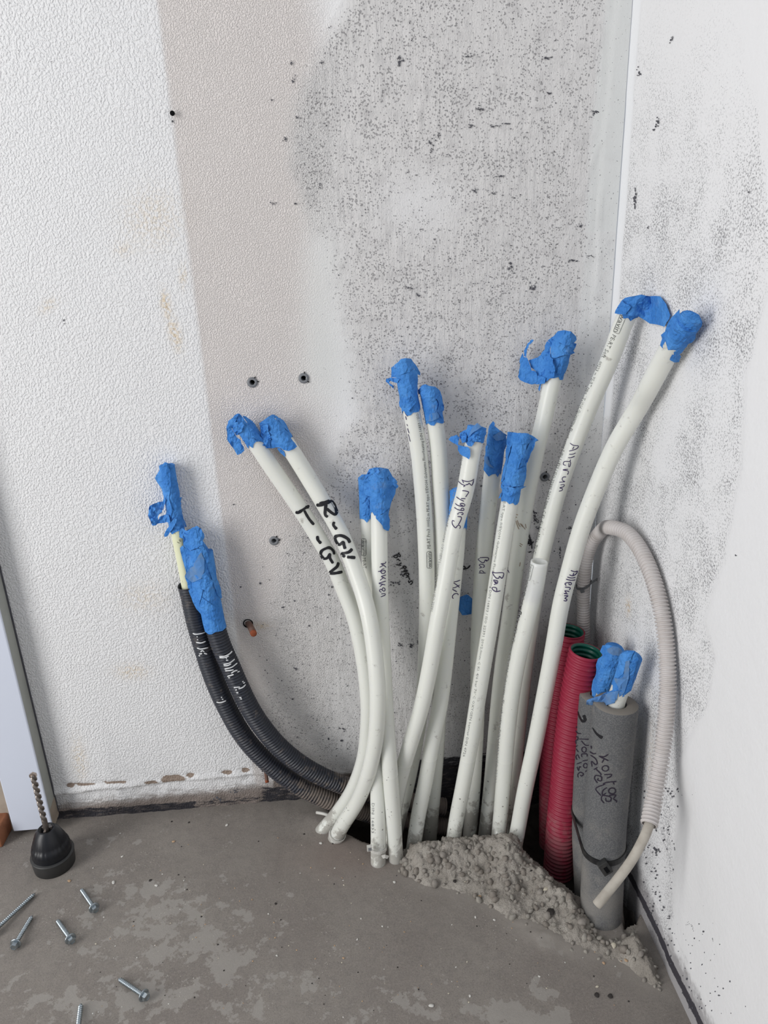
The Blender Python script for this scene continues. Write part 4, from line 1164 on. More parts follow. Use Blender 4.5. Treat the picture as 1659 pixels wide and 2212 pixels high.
wr('p6', Z(970, 1020, 17.01, [[(460, 280), (550, 320), (690, 345), (830, 310), (930, 250)], [(910, 290), (880, 400), (840, 480), (790, 460), (730, 390)], [(730, 400), (690, 450), (600, 465)], [(490, 310), (540, 410)], [(340, 330), (400, 390), (480, 450), (600, 495)], [(520, 540), (600, 490)],
   [(480, 680), (600, 690), (720, 730), (680, 810), (605, 915)], [(265, 905), (400, 1000), (550, 1070)], [(430, 970), (610, 975)],
   [(220, 1145), (320, 1220), (450, 1250), (560, 1245), (580, 1190), (500, 1150), (410, 1160), (440, 1210), (520, 1235)], [(190, 1290), (310, 1370), (430, 1400), (540, 1400), (535, 1335), (470, 1325), (430, 1380)],
   [(340, 1560), (315, 1530), (400, 1480), (490, 1490), (520, 1530), (480, 1565), (450, 1540)], [(305, 1630), (440, 1645), (450, 1720), (400, 1830), (340, 1935)],
   [(200, 1810), (130, 1775), (110, 1860), (150, 1960), (240, 2045), (290, 1990), (340, 1950), (400, 1970), (420, 2020), (380, 2080)]]), 1.9, MPURP, 'purple Bryggers handwriting')
ZB = (970, 1180, 11.85)
wr('p8', Z(*ZB, [[(785, 290), (1000, 295), (990, 370), (930, 350), (900, 410), (850, 420), (745, 340), (790, 310)], [(930, 350), (975, 395)], [(760, 560), (830, 540), (775, 490), (800, 460), (890, 480), (900, 530), (850, 545)],
   [(755, 685), (945, 685)], [(830, 620), (785, 640), (800, 680)], [(830, 620), (880, 650), (900, 685)]]), 1.7, MPURP, 'purple Bad handwriting')
wr('p9', Z(*ZB, [[(1110, 650), (1180, 680), (1385, 680), (1390, 760), (1350, 820), (1290, 770), (1270, 820), (1200, 810), (1130, 720), (1105, 655)], [(1130, 860), (1240, 890), (1220, 960), (1160, 910), (1140, 860)], [(1180, 900), (1220, 930)], [(1200, 960), (1145, 985)],
   [(1320, 1140), (1200, 1160), (1110, 1100), (1120, 1050), (1210, 1070), (1220, 1150)]]), 2.0, MPURP, 'purple Bad handwriting')
wr('p7', Z(*ZB, [[(290, 865), (200, 900), (95, 925), (170, 970), (270, 1055)], [(275, 990), (170, 1050), (65, 1080), (130, 1125), (205, 1165)], [(235, 1255), (220, 1215), (150, 1215), (90, 1270), (90, 1320), (120, 1340)]]), 1.9, MPURP, 'purple WC handwriting')
wr('p10', Z(*ZB, [[(1455, 495), (1500, 560), (1450, 590), (1500, 610), (1540, 685)], [(1440, 660), (1420, 730)], [(1405, 805), (1435, 850)]]), 1.7)
write(PP['p10'][0], 'smear', Z(1090, 1080, 7.37, [[(180, 330), (200, 400), (230, 470)], [(200, 320), (225, 390), (250, 430)], [(240, 370), (290, 430)], [(265, 380), (330, 470)], [(180, 230), (215, 240)], [(170, 270), (200, 280)], [(240, 690), (290, 720)], [(235, 720), (270, 745)], [(250, 990), (240, 1060)], [(330, 380), (345, 450)]]), PP['p10'][2], 1.7, MBRN, 'faint brown smear')
wr('p12', Z(1170, 940, 15.8, [[(965, 270), (1080, 345), (1250, 365), (1240, 420), (1180, 470), (1080, 510), (930, 545)], [(1105, 390), (1050, 490)], [(935, 655), (1060, 650), (1165, 605)], [(900, 770), (1000, 770), (1135, 715)],
   [(990, 830), (960, 900), (880, 895), (770, 905), (740, 1000), (830, 1035)], [(960, 890), (990, 950), (965, 1060), (925, 1080), (930, 950)], [(905, 1160), (730, 1185), (880, 1215), (915, 1260), (880, 1355)],
   [(840, 1425), (740, 1430), (700, 1490), (730, 1560), (790, 1590), (595, 1605)], [(635, 1700), (770, 1690), (740, 1760), (620, 1800), (710, 1830), (690, 1890), (585, 1915)]]), 1.7, MPURP, 'purple Allerum handwriting')
wr('p13', Z(1190, 1210, 16.59, [[(710, 370), (860, 415), (955, 395), (900, 500), (780, 560), (655, 525)], [(825, 455), (780, 570)], [(580, 605), (730, 640), (885, 620)], [(540, 680), (690, 720), (850, 715), (870, 690)],
   [(550, 920), (505, 850), (540, 820), (690, 795), (735, 840), (700, 890), (640, 860), (660, 820)], [(500, 965), (690, 990), (655, 1075)], [(665, 1125), (500, 1100), (560, 1180), (470, 1195), (620, 1215)], [(470, 1280), (610, 1280), (500, 1370), (570, 1400), (550, 1460), (450, 1450)]]), 2.1, MPURP, 'purple Allerum handwriting')
wr('p11', Z(1090, 1080, 7.37, [[(255, 1690), (243, 1720), (262, 1745)], [(215, 1765), (262, 1785), (255, 1830)], [(220, 1815), (240, 1850), (215, 1875)]]), 1.9, MINK)
wr('p4', Z(860, 880, 11.07, [[(155, 100), (195, 180), (230, 210), (215, 150), (165, 100)], [(175, 210), (200, 300)], [(205, 400), (228, 450)], [(222, 500), (262, 620)], [(242, 640), (290, 820)]]), 1.6)
pr = lambda k, t, m_=MPRINT: printed(PP[k][0], t, PP[k][2], m_)
pr('p4', [('wavin', [(927.5, 1226), (927, 1193)], 8.5, True), ('PE-RT Pro3', [(926.5, 1185), (925, 1143)], 7.5, False),
          ('00052 m PE-RT type II/EVOH Gulvvarme Floorheating DIN 16833 / ISO 22391', [(925, 1138), (924, 1083), (920, 1032), (915.5, 989), (911, 946), (906, 917), (900, 886), (897, 872)], 6.2, False)])
pr('p12', [('wavin', [(1347, 680), (1331, 718)], 11, True), ('PE-RT Soft', [(1327, 724), (1303, 773)], 9, False),
           ('00223 m PE-RT type I/EVOH Gulvvarme Floorheating DIN 16833 / ISO 22391 20×2,0mm C Kl. 4/6 bar Maks. 70°C', [(1298, 781), (1261, 862), (1243, 907), (1222, 953), (1207, 1001), (1191, 1046), (1179, 1094), (1167, 1139), (1154, 1195)], 6.8, False)])
pr('p3a', [('wavin', [(785.5, 1165), (785.5, 1199)], 8, True), ('PE-RT', [(786.5, 1205), (788, 1228)], 7, False)])
pr('p6', [('20×2,0mm C Kl. 4/6 bar Maks. 70°C Iltdiffusionstæt OXYGEN barrier DIN 4726 / ISO 22391', [(998, 988), (983, 1060), (968, 1120), (956, 1180), (944, 1240), (936, 1300), (932, 1320)], 5.0, False)], MPRINT2)
pr('p9', [('PE-RT type II/EVOH Gulvvarme Floorheating DIN 16833 / ISO 22391 20×2,0mm C Kl. 4/6 bar 70°C OXYGEN barrier DIN 4726', [(1091, 1078), (1080, 1150), (1068, 1220), (1056, 1300), (1045, 1370), (1034, 1440), (1024, 1510), (1012, 1580), (1002, 1635)], 5.0, False)], MPRINT2)
pr('p11', [('wavin', [(1148, 1222), (1141, 1252)], 7, True), ('PE-RT Soft 00105 m PE-RT type I/EVOH Gulvvarme Floorheating DIN 16833 / ISO 22391', [(1138, 1258), (1128, 1300), (1112, 1370), (1098, 1430), (1086, 1520), (1077, 1600), (1070, 1690)], 5.2, False)], MPRINT2)
pr('p13', [('m', [(1117, 1790), (1116, 1797)], 6, False)])
pr('p3a', [('DIN 16833', [(806, 1735), (805, 1800)], 5.5, False)], MPRINT2)
# wall writing
HB = PlaneHit(lambda x, y: on_back(x, y, 0.0012))
write(wall_back, 'wall_handwriting', Z(800, 1180, 15.08, [[(945, 200), (900, 260), (750, 325)], [(900, 250), (960, 270), (980, 330), (910, 320), (860, 300)], [(880, 310), (870, 370), (800, 370), (745, 325)], [(850, 445), (930, 410)], [(900, 430), (985, 480)],
   [(835, 600), (1015, 625)], [(940, 590), (1015, 535)], [(1050, 660), (1130, 650), (1170, 700), (1110, 720), (1050, 660)], [(1110, 700), (990, 725)], [(1100, 760), (1210, 800), (1150, 830), (1080, 780)], [(1170, 820), (1000, 840)],
   [(1130, 950), (1120, 890), (1230, 880), (1250, 930), (1190, 960), (1160, 900)], [(1150, 1020), (1270, 980)], [(1250, 1000), (1280, 1100)], [(1240, 1110), (1260, 1190), (1330, 1130), (1370, 1170), (1330, 1240), (1280, 1235)]]), HB, 2.3, MINK, 'black Bryggers handwriting')
write(wall_back, 'wall_handwriting', Z(970, 1180, 11.85, [[(330, 530), (370, 515), (415, 540), (390, 585), (350, 575)], [(390, 585), (440, 575), (490, 550), (540, 490)], [(515, 800), (530, 803)]]), HB, 2.6, MINK, 'black curl of handwriting')
write(wall_back, 'wall_handwriting', Z(1090, 1080, 7.37, [[(365, 510), (400, 600), (430, 680), (435, 780)], [(350, 570), (405, 560)], [(340, 630), (400, 640), (410, 690), (350, 690), (335, 650)], [(330, 690), (430, 630)], [(345, 650), (400, 690)], [(390, 730), (465, 660)], [(380, 835), (430, 820)]]), HB, 2.6, MINK, 'black scribbled handwriting')

# ------------------------------------------------------------------ corrugated conduits


def corrugate(path, R, pitch, depth, nseg=26, per=8, s0=0.0, s1=None):
    s1 = path.L if s1 is None else s1
    n = int((s1 - s0) / pitch) * per
    sv = np.linspace(s0, s1, n); ph = (sv - s0) / pitch * 2 * math.pi
    rv = R - depth * (0.5 - 0.5 * np.tanh(2.2 * np.cos(ph)) / math.tanh(2.2))
    return sv, rv


# black pair on the left
b1 = [(405, 1262, .019), (411, 1282, .018), (425, 1348, .018), (441, 1402, .021), (460, 1460, .022), (487, 1522, .024), (524, 1587, .027), (562, 1632, .030), (608, 1672, .034), (655, 1703, .037), (707, 1727, .039), (760, 1746, .036), (815, 1762, .030), (880, 1775, .027), (965, 1787, .027)]
b2 = [(436, 1195, .022), (441, 1225, .024), (450, 1290, .028), (461, 1340, .031), (477, 1392, .034), (498, 1440, .036), (519, 1488, .038), (543, 1535, .040), (570, 1575, .040), (602, 1612, .040), (648, 1650, .039), (699, 1679, .038), (751, 1699, .035), (805, 1714, .031), (870, 1729, .027), (960, 1743, .026)]
for key, pts, lab in (('b1', b1, 'left black corrugated conduit on the wall, with a pale yellow pipe sticking out'), ('b2', b2, 'right black corrugated conduit on the wall, its mouth wrapped in long blue tape')):
    path = Path(waypts(pts)[::-1], 0.003)
    sv, rv = corrugate(path, 0.0128, 0.0040, 0.0018, 26, 8)
    sv = np.concatenate([sv, [path.L, path.L - 0.003, path.L - 0.03]]); rv = np.concatenate([rv, [0.0122, 0.0108, 0.0105]])
    V, Fs = sweep(path, sv, rv, 28)
    rt = empty('corrugated_conduit', path.P[0]); tag(rt, lab, 'conduit', 'black corrugated conduits')
    put('conduit_shell', mesh_np('conduit_shell', V, Fs, MBLACK), rt)
    PP[key] = (rt, path, TubeHit(path, 0.0128))
# pale pipe inside the left conduit
o, path = pipe('inner_pipe', [(361, 1008, .012), (372, 1080, .013), (384, 1150, .015), (397, 1215, .017), (406, 1262, .019), (418, 1320, .020)], 0.0082, MYEL, None, None, None, False, 0)
del_keys = [k for k in o.keys() if k in ('label', 'category', 'group')]
o.parent = PP['b1'][0]; o.location = o.location - PP['b1'][0].location
tag(o, 'pale yellow inner pipe')
me_ = o.data; off_ = Vector(o.location); me_.transform(Matrix.Translation(off_)); o.location = (0, 0, 0); o['_base'] = PP['b1'][0]['_base']
hy = TubeHit(path, 0.0082)
tape_cap(o, path, 0.0082, 0.08, [
    ([(310, 260), (205, 440), (240, 510), (330, 640), (350, 740), (395, 800), (380, 500)], dict(lift=0, amp=.4, spacing=7)),
    ([(320, 210), (385, 150), (430, 165), (560, 220), (570, 330), (600, 480), (620, 540), (650, 770), (670, 960), (700, 1100), (730, 1230), (735, 1310), (640, 1355), (550, 1330), (510, 1230), (450, 1220), (400, 1100), (410, 880), (390, 700), (340, 400), (310, 280)], dict(lift=.5, amp=.5, spacing=8)),
    ([(325, 215), (430, 170), (480, 330), (490, 560), (460, 800), (520, 1010), (470, 1200), (410, 1080), (410, 820), (350, 500)], dict(lift=1.5, amp=.4, spacing=8)),
    ([(385, 765), (340, 860), (270, 865), (110, 935), (90, 1010), (80, 1100), (160, 1290), (225, 1285), (255, 1250), (480, 1225), (450, 1100), (400, 1090), (330, 1115), (290, 1130), (265, 1190), (255, 1130), (270, 1090), (330, 1050), (390, 870)], dict(lift=3.5, amp=1.1, spacing=5, back=.1)),
    ([(500, 1220), (420, 1350), (370, 1450), (375, 1495), (430, 1480), (520, 1350), (560, 1280), (600, 1180), (560, 1150)], dict(lift=3, amp=.4, spacing=7)),
    ([(690, 1110), (750, 1230), (775, 1310), (745, 1315), (720, 1230)], dict(lift=0, amp=.3)),
    ([(640, 790), (690, 775), (665, 860), (680, 900), (650, 950)], dict(lift=0, amp=.3))], 20, win=(310, 980, 8.295))
write(o, 'printed_mark', Z(370, 1120, 9.614, [[(165, 430), (175, 470), (200, 480)], [(190, 430), (200, 475)], [(120, 485), (150, 505), (180, 512)], [(70, 295), (78, 325)]]), hy, 0.9, MINK)
rt, path, hb2 = PP['b2']
p2_, f2_ = Path(waypts([(413, 1150, .022), (421, 1172, .022), (436, 1195, .022), (441, 1225, .024)])[::-1], 0.003), None
V, Fs = sweep(p2_, p2_.s, [0.0082] * len(p2_.s), 20, cap1=True)
put('inner_pipe', mesh_np('inner_pipe', V, Fs, MYEL), rt)
V, Fs = tape_tube(p2_, 0.0082, min(0.030, p2_.L - 0.002), 55)
tag(put('tape_cap', mesh_np('tape_cap', V, Fs, MTAPE, False), rt), 'blue tape round the inner pipe end')
tape_cap(rt, path, 0.0128, 0.10, [
    ([(100, 350), (215, 195), (260, 220), (250, 420), (190, 400)], dict(lift=0, amp=.4)),
    ([(255, 230), (250, 560), (300, 650), (400, 665), (540, 620), (590, 560), (600, 400), (550, 260), (430, 200), (330, 260)], dict(lift=2, amp=.4, spacing=6)),
    ([(410, 230), (430, 190), (530, 150), (620, 210), (680, 320), (690, 390), (650, 470), (650, 560), (590, 570), (570, 420), (520, 330), (450, 270)], dict(lift=2, amp=.8)),
    ([(180, 610), (240, 560), (300, 640), (400, 670), (620, 610), (700, 600), (780, 760), (860, 1080), (960, 1300), (1010, 1500), (1000, 1700), (1060, 1900), (1075, 1980), (1000, 2080), (900, 2120), (760, 2090), (640, 2020), (520, 1880), (420, 1650), (350, 1470), (330, 1330), (280, 1200), (310, 1130), (230, 850)], dict(lift=.5, amp=.35, spacing=9)),
    ([(560, 590), (650, 570), (720, 650), (790, 830), (860, 1080), (1000, 1370), (1040, 1500), (1055, 1650), (1040, 1660), (960, 1600), (860, 1300), (760, 1000), (640, 700)], dict(lift=2, amp=.4, spacing=8)),
    ([(620, 700), (690, 850), (680, 1100), (620, 1250), (430, 1330), (285, 1210), (330, 1120)], dict(lift=2, amp=.2, spacing=10, dusty=True)),
    ([(640, 1180), (700, 1120), (800, 1230), (870, 1300), (800, 1500), (760, 1560), (700, 1500), (610, 1450)], dict(lift=2.5, amp=.8, spacing=6)),
    ([(640, 1640), (950, 1860), (1060, 1960), (1000, 2080), (900, 2110), (740, 2060), (600, 1960), (560, 1840)], dict(lift=1.5, amp=.4, spacing=8)),
    ([(600, 1460), (660, 1480), (620, 1660), (570, 1850), (545, 1800), (560, 1600)], dict(lift=2, amp=.4, spacing=7))], 21, win=(370, 1120, 9.614))
ZW = (380, 1340, 8.295)
write(PP['b1'][0], 'white_marking', Z(*ZW, [[(300, 235), (360, 250), (460, 235), (530, 210)], [(370, 290), (390, 300)], [(375, 345), (400, 350)], [(360, 395), (450, 405), (535, 375)], [(375, 495), (450, 515), (580, 490)], [(440, 565), (475, 545), (510, 565)], [(415, 605), (470, 595)], [(500, 590), (560, 605)], [(405, 630), (435, 640)], [(805, 1385), (830, 1375)], [(820, 1410), (850, 1420)], [(725, 1465), (800, 1475), (900, 1440)]]), PP['b1'][2], 2.6, MWINK, 'white pen marks on the ribs')
write(rt, 'white_marking', Z(*ZW, [[(775, 650), (880, 640), (960, 600), (1010, 550)], [(780, 670), (870, 670), (950, 640)], [(895, 660), (910, 690)], [(895, 715), (940, 715)], [(850, 790), (960, 765), (1055, 695)], [(855, 815), (930, 810), (990, 780)], [(870, 875), (1000, 840), (1100, 765)], [(880, 905), (960, 900), (1035, 885)], [(990, 950), (1050, 910), (1105, 895)], [(1100, 930), (1145, 910)], [(920, 1005), (970, 990), (1035, 970)], [(935, 1030), (970, 1030)], [(1185, 1105), (1215, 1090)], [(1205, 1130), (1240, 1110)], [(1035, 1205), (1150, 1195)], [(1120, 1230), (1200, 1200), (1250, 1150)], [(1060, 1250), (1095, 1245)], [(1080, 1295), (1120, 1300)], [(1135, 1385), (1175, 1385)], [(1155, 1410), (1185, 1410)]]), hb2, 2.6, MWINK, 'white pen marks on the ribs')

# red conduits with green lining
reds = [([(1266, 1408, .118), (1254, 1460, .118), (1243, 1520, .118), (1232, 1600, .118), (1222, 1700, .118), (1213, 1790, .118), (1207, 1870, .116), (1204, 1905, .116)], 'front red corrugated conduit, open and green inside, left of the grey foam'),
        ([(1229, 1364, .060), (1219, 1430, .060), (1209, 1510, .060), (1202, 1600, .060), (1197, 1700, .062), (1196, 1780, .064), (1196, 1830, .066)], 'rear red corrugated conduit, open and green inside, behind the white pipe')]
for pts, lab in reds:
    path = Path(waypts(pts)[::-1], 0.004); R = 0.0205
    sv, rv = corrugate(path, R, 0.0066, 0.0024, 30, 8)
    rt = empty('cable_duct', path.P[0]); tag(rt, lab, 'conduit', 'red corrugated conduits')
    sv = np.concatenate([sv, [path.L + 0.001, path.L + 0.0012]]); rv = np.concatenate([rv, [R - 0.0002, R - 0.0022]])
    V, Fs = sweep(path, sv, rv, 40)
    put('conduit_shell', mesh_np('conduit_shell', V, Fs, MRED), rt)
    s2, r2 = corrugate(path, R - 0.0030, 0.0064, 0.0016, 30, 8, s0=path.L - 0.12, s1=path.L)
    V, Fs = sweep(path, np.concatenate([s2, [path.L + 0.0012]]), np.concatenate([r2, [R - 0.0022]]), 40)
    tag(put('lining', mesh_np('lining', V, (Fs[:, ::-1])[:], MGREEN), rt), 'green ribbed lining')

# grey foam pipes
FR = 0.0245
foams = [([(1297, 1500, .142), (1290, 1600, .147), (1282, 1700, .153), (1279, 1800, .161), (1282, 1900, .172), (1284, 1945, .178)], 'rear left grey foam-insulated pipe, overlapped by the front one', 'f2'),
         ([(1330, 1519, .196), (1322, 1600, .199), (1315, 1680, .203), (1308, 1760, .208), (1304, 1840, .214), (1300, 1920, .222), (1298, 1985, .231), (1297, 2022, .236)], 'front grey foam-insulated pipe against the right wall, writing on it', 'f1')]
for pts, lab, key in foams:
    path = Path(waypts(pts)[::-1], 0.004)
    rt = empty('insulated_pipe', path.P[0]); tag(rt, lab, 'pipe', 'grey foam-insulated pipes')
    if key == 'f1':
        sq = 0.0014
    sv = path.s[:-1].tolist() + [path.L - 0.001, path.L, path.L + 0.0003, path.L, path.L - 0.03]
    rv = [FR] * (len(path.s) - 1) + [FR, FR - 0.0008, 0.013, 0.0118, 0.0118]
    rv = np.array(rv); svn = np.array(sv)
    V, Fs = sweep(path, svn, rv, 36, jit=lambda s_, a: 0.0005 * (vnoise(s_ * 60 + a * 0, a * 2) - 0.5))
    put('foam_sleeve', mesh_np('foam_sleeve', V, Fs, MFOAM), rt)
    PP[key] = (rt, path, TubeHit(path, FR + 0.0002))
def inner(key, topx, topy, off, seed, patches, length):
    rt, path, _ = PP[key]
    P = [path.at(path.L - 0.04)[0], path.at(path.L)[0], on_back(topx, topy, off)]
    P.insert(2, (P[1] + P[2]) / 2)
    pp = Path(P, 0.003)
    V, Fs = sweep(pp, pp.s, [0.0100] * len(pp.s), 24, cap1=True)
    o = put('inner_pipe', mesh_np('inner_pipe', V, Fs, MPIPE), rt)
    tape_cap(rt, pp, 0.0100, length, patches, seed, win=(1220, 1380, 9.217))


inner('f2', 1327, 1402, .150, 30, [
    ([(750, 130), (870, 120), (960, 140), (900, 220), (1060, 350), (1020, 560), (960, 800), (950, 910), (800, 920), (640, 1040), (600, 1160), (545, 1170), (530, 1000), (560, 820), (620, 700), (620, 520), (660, 400), (760, 330), (700, 250)], dict(amp=.35, spacing=9)),
    ([(840, 200), (960, 140), (1060, 160), (1150, 250), (1080, 340), (960, 330), (850, 260)], dict(lift=1.2, amp=.3, dusty=True)),
    ([(930, 350), (1090, 350), (1030, 600), (1000, 640), (950, 500)], dict(lift=1.2, amp=.7, spacing=5))], 0.062)
inner('f1', 1364, 1421, .206, 31, [
    ([(1100, 300), (1270, 235), (1400, 240), (1470, 400), (1390, 620), (1360, 820), (1310, 1020), (1200, 1090), (1180, 1150), (1080, 1180), (990, 1280), (800, 1330), (620, 1330), (430, 1310), (440, 1220), (600, 1160), (730, 1120), (850, 1060), (950, 1020), (960, 850), (990, 750), (1050, 550)], dict(amp=.4, spacing=8, back=-.15)),
    ([(980, 780), (1090, 790), (1160, 760), (1210, 450), (1290, 420), (1270, 800), (1180, 1080), (1080, 1160), (1060, 950), (1000, 850)], dict(lift=1.4, amp=.8, spacing=6, dusty=True)),
    ([(440, 1220), (740, 1120), (900, 1060), (1080, 1030), (1040, 1200), (980, 1280), (820, 1325), (640, 1330), (430, 1310)], dict(lift=2, amp=.9, spacing=6, dusty=True, back=-.15)),
    ([(1310, 480), (1470, 400), (1400, 600), (1310, 1020), (1200, 1090), (1290, 800)], dict(lift=1.4, amp=.3, spacing=9)),
    ([(1100, 300), (1390, 245), (1310, 420), (1210, 450), (1160, 700), (1060, 780), (990, 760), (1060, 520)], dict(lift=2, amp=.3, spacing=9))], 0.04)
ZF = (1220, 1520, 8.506)
ell = lambda cx, cy, rx, ry: [(cx + rx * math.cos(a), cy + ry * math.sin(a)) for a in np.linspace(0, 6.4, 9)]
write(PP['f2'][0], 'handwriting', Z(*ZF, [[(240, 140), (262, 230), (320, 320), (370, 300), (345, 210)]]), PP['f2'][2], 5.5, MINK, 'black figure 2', True)
write(PP['f1'][0], 'handwriting', Z(*ZF, [[(505, 440), (570, 540), (640, 600), (690, 630)]]), PP['f1'][2], 5.5, MINK, 'black figure 1', True)
write(PP['f2'][0], 'handwriting', Z(*ZF, [[(215, 410), (208, 450)], [(198, 495), (240, 545), (300, 550)], [(200, 600), (240, 620), (232, 665), (203, 675), (205, 740)], [(200, 795), (235, 765)], [(205, 825), (250, 890)], [(270, 1010), (235, 940), (203, 975), (222, 1030)], [(215, 1110), (310, 1075)], [(225, 1160), (250, 1230), (270, 1160), (300, 1170)], [(245, 1360), (238, 1300), (285, 1262), (340, 1290), (310, 1330), (280, 1310)],
   [(265, 650), (440, 655)], [(300, 680), (375, 760), (450, 765)], ell(352, 845, 42, 48), [(315, 985), (310, 930), (400, 925), (408, 975)], [(320, 1055), (420, 1035)], ell(378, 1140, 36, 42), [(370, 1250), (410, 1230)]]), PP['f2'][2], 2.3, MFINK, 'black Kontor Værelse handwriting')
write(PP['f1'][0], 'handwriting', Z(*ZF, [[(480, 770), (484, 830)], [(455, 880), (520, 920), (575, 912)], [(470, 945), (560, 1010), (595, 1090), (560, 1120), (490, 1060), (500, 1160)], [(530, 1215), (600, 1170)], [(570, 1200), (660, 1290), (655, 1320)], [(600, 1460), (545, 1375), (570, 1320), (670, 1345), (665, 1420), (600, 1400), (620, 1370)],
   [(740, 1480), (570, 1560), (660, 1690)], [(770, 1540), (700, 1600), (690, 1680), (760, 1640)], [(720, 1830), (670, 1760), (700, 1690), (840, 1720), (835, 1790), (760, 1790), (750, 1730)],
   [(800, 930), (720, 975), (620, 965)], [(640, 975), (720, 1010), (800, 1050)], [(720, 1015), (680, 1090)], ell(745, 1190, 62, 50), [(720, 1305), (855, 1300), (840, 1340), (770, 1370)], [(700, 1480), (760, 1450), (950, 1430)], [(890, 1440), (905, 1490)], ell(870, 1605, 66, 55), [(810, 1690), (935, 1680), (895, 1750), (950, 1790), (940, 1820)]]), PP['f1'][2], 2.4, MFINK, 'black Kontor Værelse handwriting')

# black cable tie round both foam sleeves
def ribbon(P, wdir, width, th, closed=False):
    P = np.asarray(P, float); T = np.gradient(P, axis=0) if not closed else (np.roll(P, -1, 0) - np.roll(P, 1, 0))
    T /= np.linalg.norm(T, axis=1)[:, None]
    Wd = np.asarray(wdir, float) * np.ones_like(P); Wd = Wd - (Wd * T).sum(1)[:, None] * T; Wd /= np.linalg.norm(Wd, axis=1)[:, None]
    Nn = np.cross(T, Wd)
    V = []
    for p, w, n in zip(P, Wd, Nn):
        V += [p + w * width / 2 + n * th / 2, p - w * width / 2 + n * th / 2, p - w * width / 2 - n * th / 2, p + w * width / 2 - n * th / 2]
    n = len(P); Fs = []
    for i in range(n if closed else n - 1):
        a = 4 * i; b = 4 * ((i + 1) % n)
        for k in range(4): Fs.append((a + k, a + (k + 1) % 4, b + (k + 1) % 4, b + k))
    if not closed: Fs += [(3, 2, 1, 0), (4 * n - 4, 4 * n - 3, 4 * n - 2, 4 * n - 1)]
    return np.array(V), Fs


def at_z(path, z):
    i = int(np.argmin(np.abs(path.P[:, 2] - z))); return path.P[i]


zt = on_back(1300, 1878, 0.245)[2]
c1 = at_z(PP['f1'][1], zt)[:2]; c2 = at_z(PP['f2'][1], zt)[:2]
pts = []
for c in (c1, c2):
    for a in np.linspace(0, 2 * math.pi, 40, endpoint=False): pts.append((c[0] + (FR + 0.0006) * math.cos(a), c[1] + (FR + 0.0006) * math.sin(a)))
pts = sorted(pts); cr = lambda o_, a, b: (a[0] - o_[0]) * (b[1] - o_[1]) - (a[1] - o_[1]) * (b[0] - o_[0])
lo = []
for q in pts:
    while len(lo) > 1 and cr(lo[-2], lo[-1], q) <= 0: lo.pop()
    lo.append(q)
up = []
for q in reversed(pts):
    while len(up) > 1 and cr(up[-2], up[-1], q) <= 0: up.pop()
    up.append(q)
hull = lo[:-1] + up[:-1]
P3 = [(x, y, zt + 0.10 * (x - c1[0])) for x, y in hull]
V1, F1 = ribbon(P3, (0, 0, 1), 0.0075, 0.0012, True)
hp = on_back(1302, 1887, 0.2)
hd = ray(1302, 1887); k = min(P3, key=lambda q: abs(np.cross(unit(hd), np.array(q) - CAM) @ np.cross(unit(hd), np.array(q) - CAM)))
hc = np.array(k) + np.array([-0.001, -0.0035, -0.001])
V2, F2 = obox(hc, unit((0.5, -0.2, -0.8)), unit((0.85, 0.1, 0.5)), (0, -1, 0), 0.0150, 0.0115, 0.007)
V3, F3 = obox(hc + np.array([0.001, -0.0036, -0.0006]), unit((0.5, -0.2, -0.8)), unit((0.85, 0.1, 0.5)), (0, -1, 0), 0.0075, 0.0045, 0.0010)
rt = empty('cable_tie', k); tag(rt, 'black cable tie strapped around both grey foam pipes', 'cable tie')
put('strap', mesh_np('strap', V1, F1, MTIE, False), rt)
put('tie_head', bevel(mesh_np('tie_head', V2, F2, MTIE, False), 0.0006), rt)
put('slot', mesh_np('slot', V3, F3, MDARK, False), rt)

# light grey hoop conduit with its cable
gp = [(1262, 1420, .030), (1261, 1380, .030), (1260, 1320, .030), (1261, 1260, .031), (1266, 1212, .033), (1277, 1176, .037), (1296, 1150, .045), (1324, 1140, 'R', -.022), (1352, 1150, 'R', -.016), (1378, 1179, 'R', -.0125), (1402, 1227, 'R', -.0115), (1421, 1285, 'R', -.011),
      (1434, 1350, 'R', -.011), (1441, 1420, 'R', -.011), (1442, 1490, 'R', -.013), (1438, 1555, 'R', -.016), (1431, 1615, 'R', -.021), (1421, 1680, 'R', -.029), (1411, 1735, 'R', -.038), (1402, 1782, 'R', -.048)]
gpath = Path(waypts(gp), 0.003)
sv, rv = corrugate(gpath, 0.0085, 0.0038, 0.0020, 24, 8)
s0 = np.concatenate([sv, [gpath.L, gpath.L - 0.001, gpath.L - 0.02]]); r0 = np.concatenate([rv, [0.0078, 0.0066, 0.0064]])
V, Fs = sweep(gpath, s0, r0, 26)
rt = empty('cable_conduit', gpath.P[0]); tag(rt, 'light grey corrugated conduit hooped over against the right wall, cable hanging out', 'conduit')
put('conduit_shell', mesh_np('conduit_shell', V, Fs, MGREY), rt)
cp_ = [gpath.at(gpath.L - 0.03)[0], gpath.at(gpath.L)[0]] + waypts([(1385, 1822, 'R', -.057), (1362, 1862, 'R', -.068), (1334, 1900, 'R', -.082), (1308, 1932, 'R', -.095), (1289, 1955, 'R', -.104)])
cpath = Path(cp_, 0.003)
V, Fs = sweep(cpath, np.concatenate([cpath.s, [cpath.L + 0.0004]]), [0.0047] * len(cpath.s) + [0.0040], 18, cap0=True, cap1=True)
tag(put('cable', mesh_np('cable', V, Fs, MCABLE), rt), 'grimy pale grey round cable')
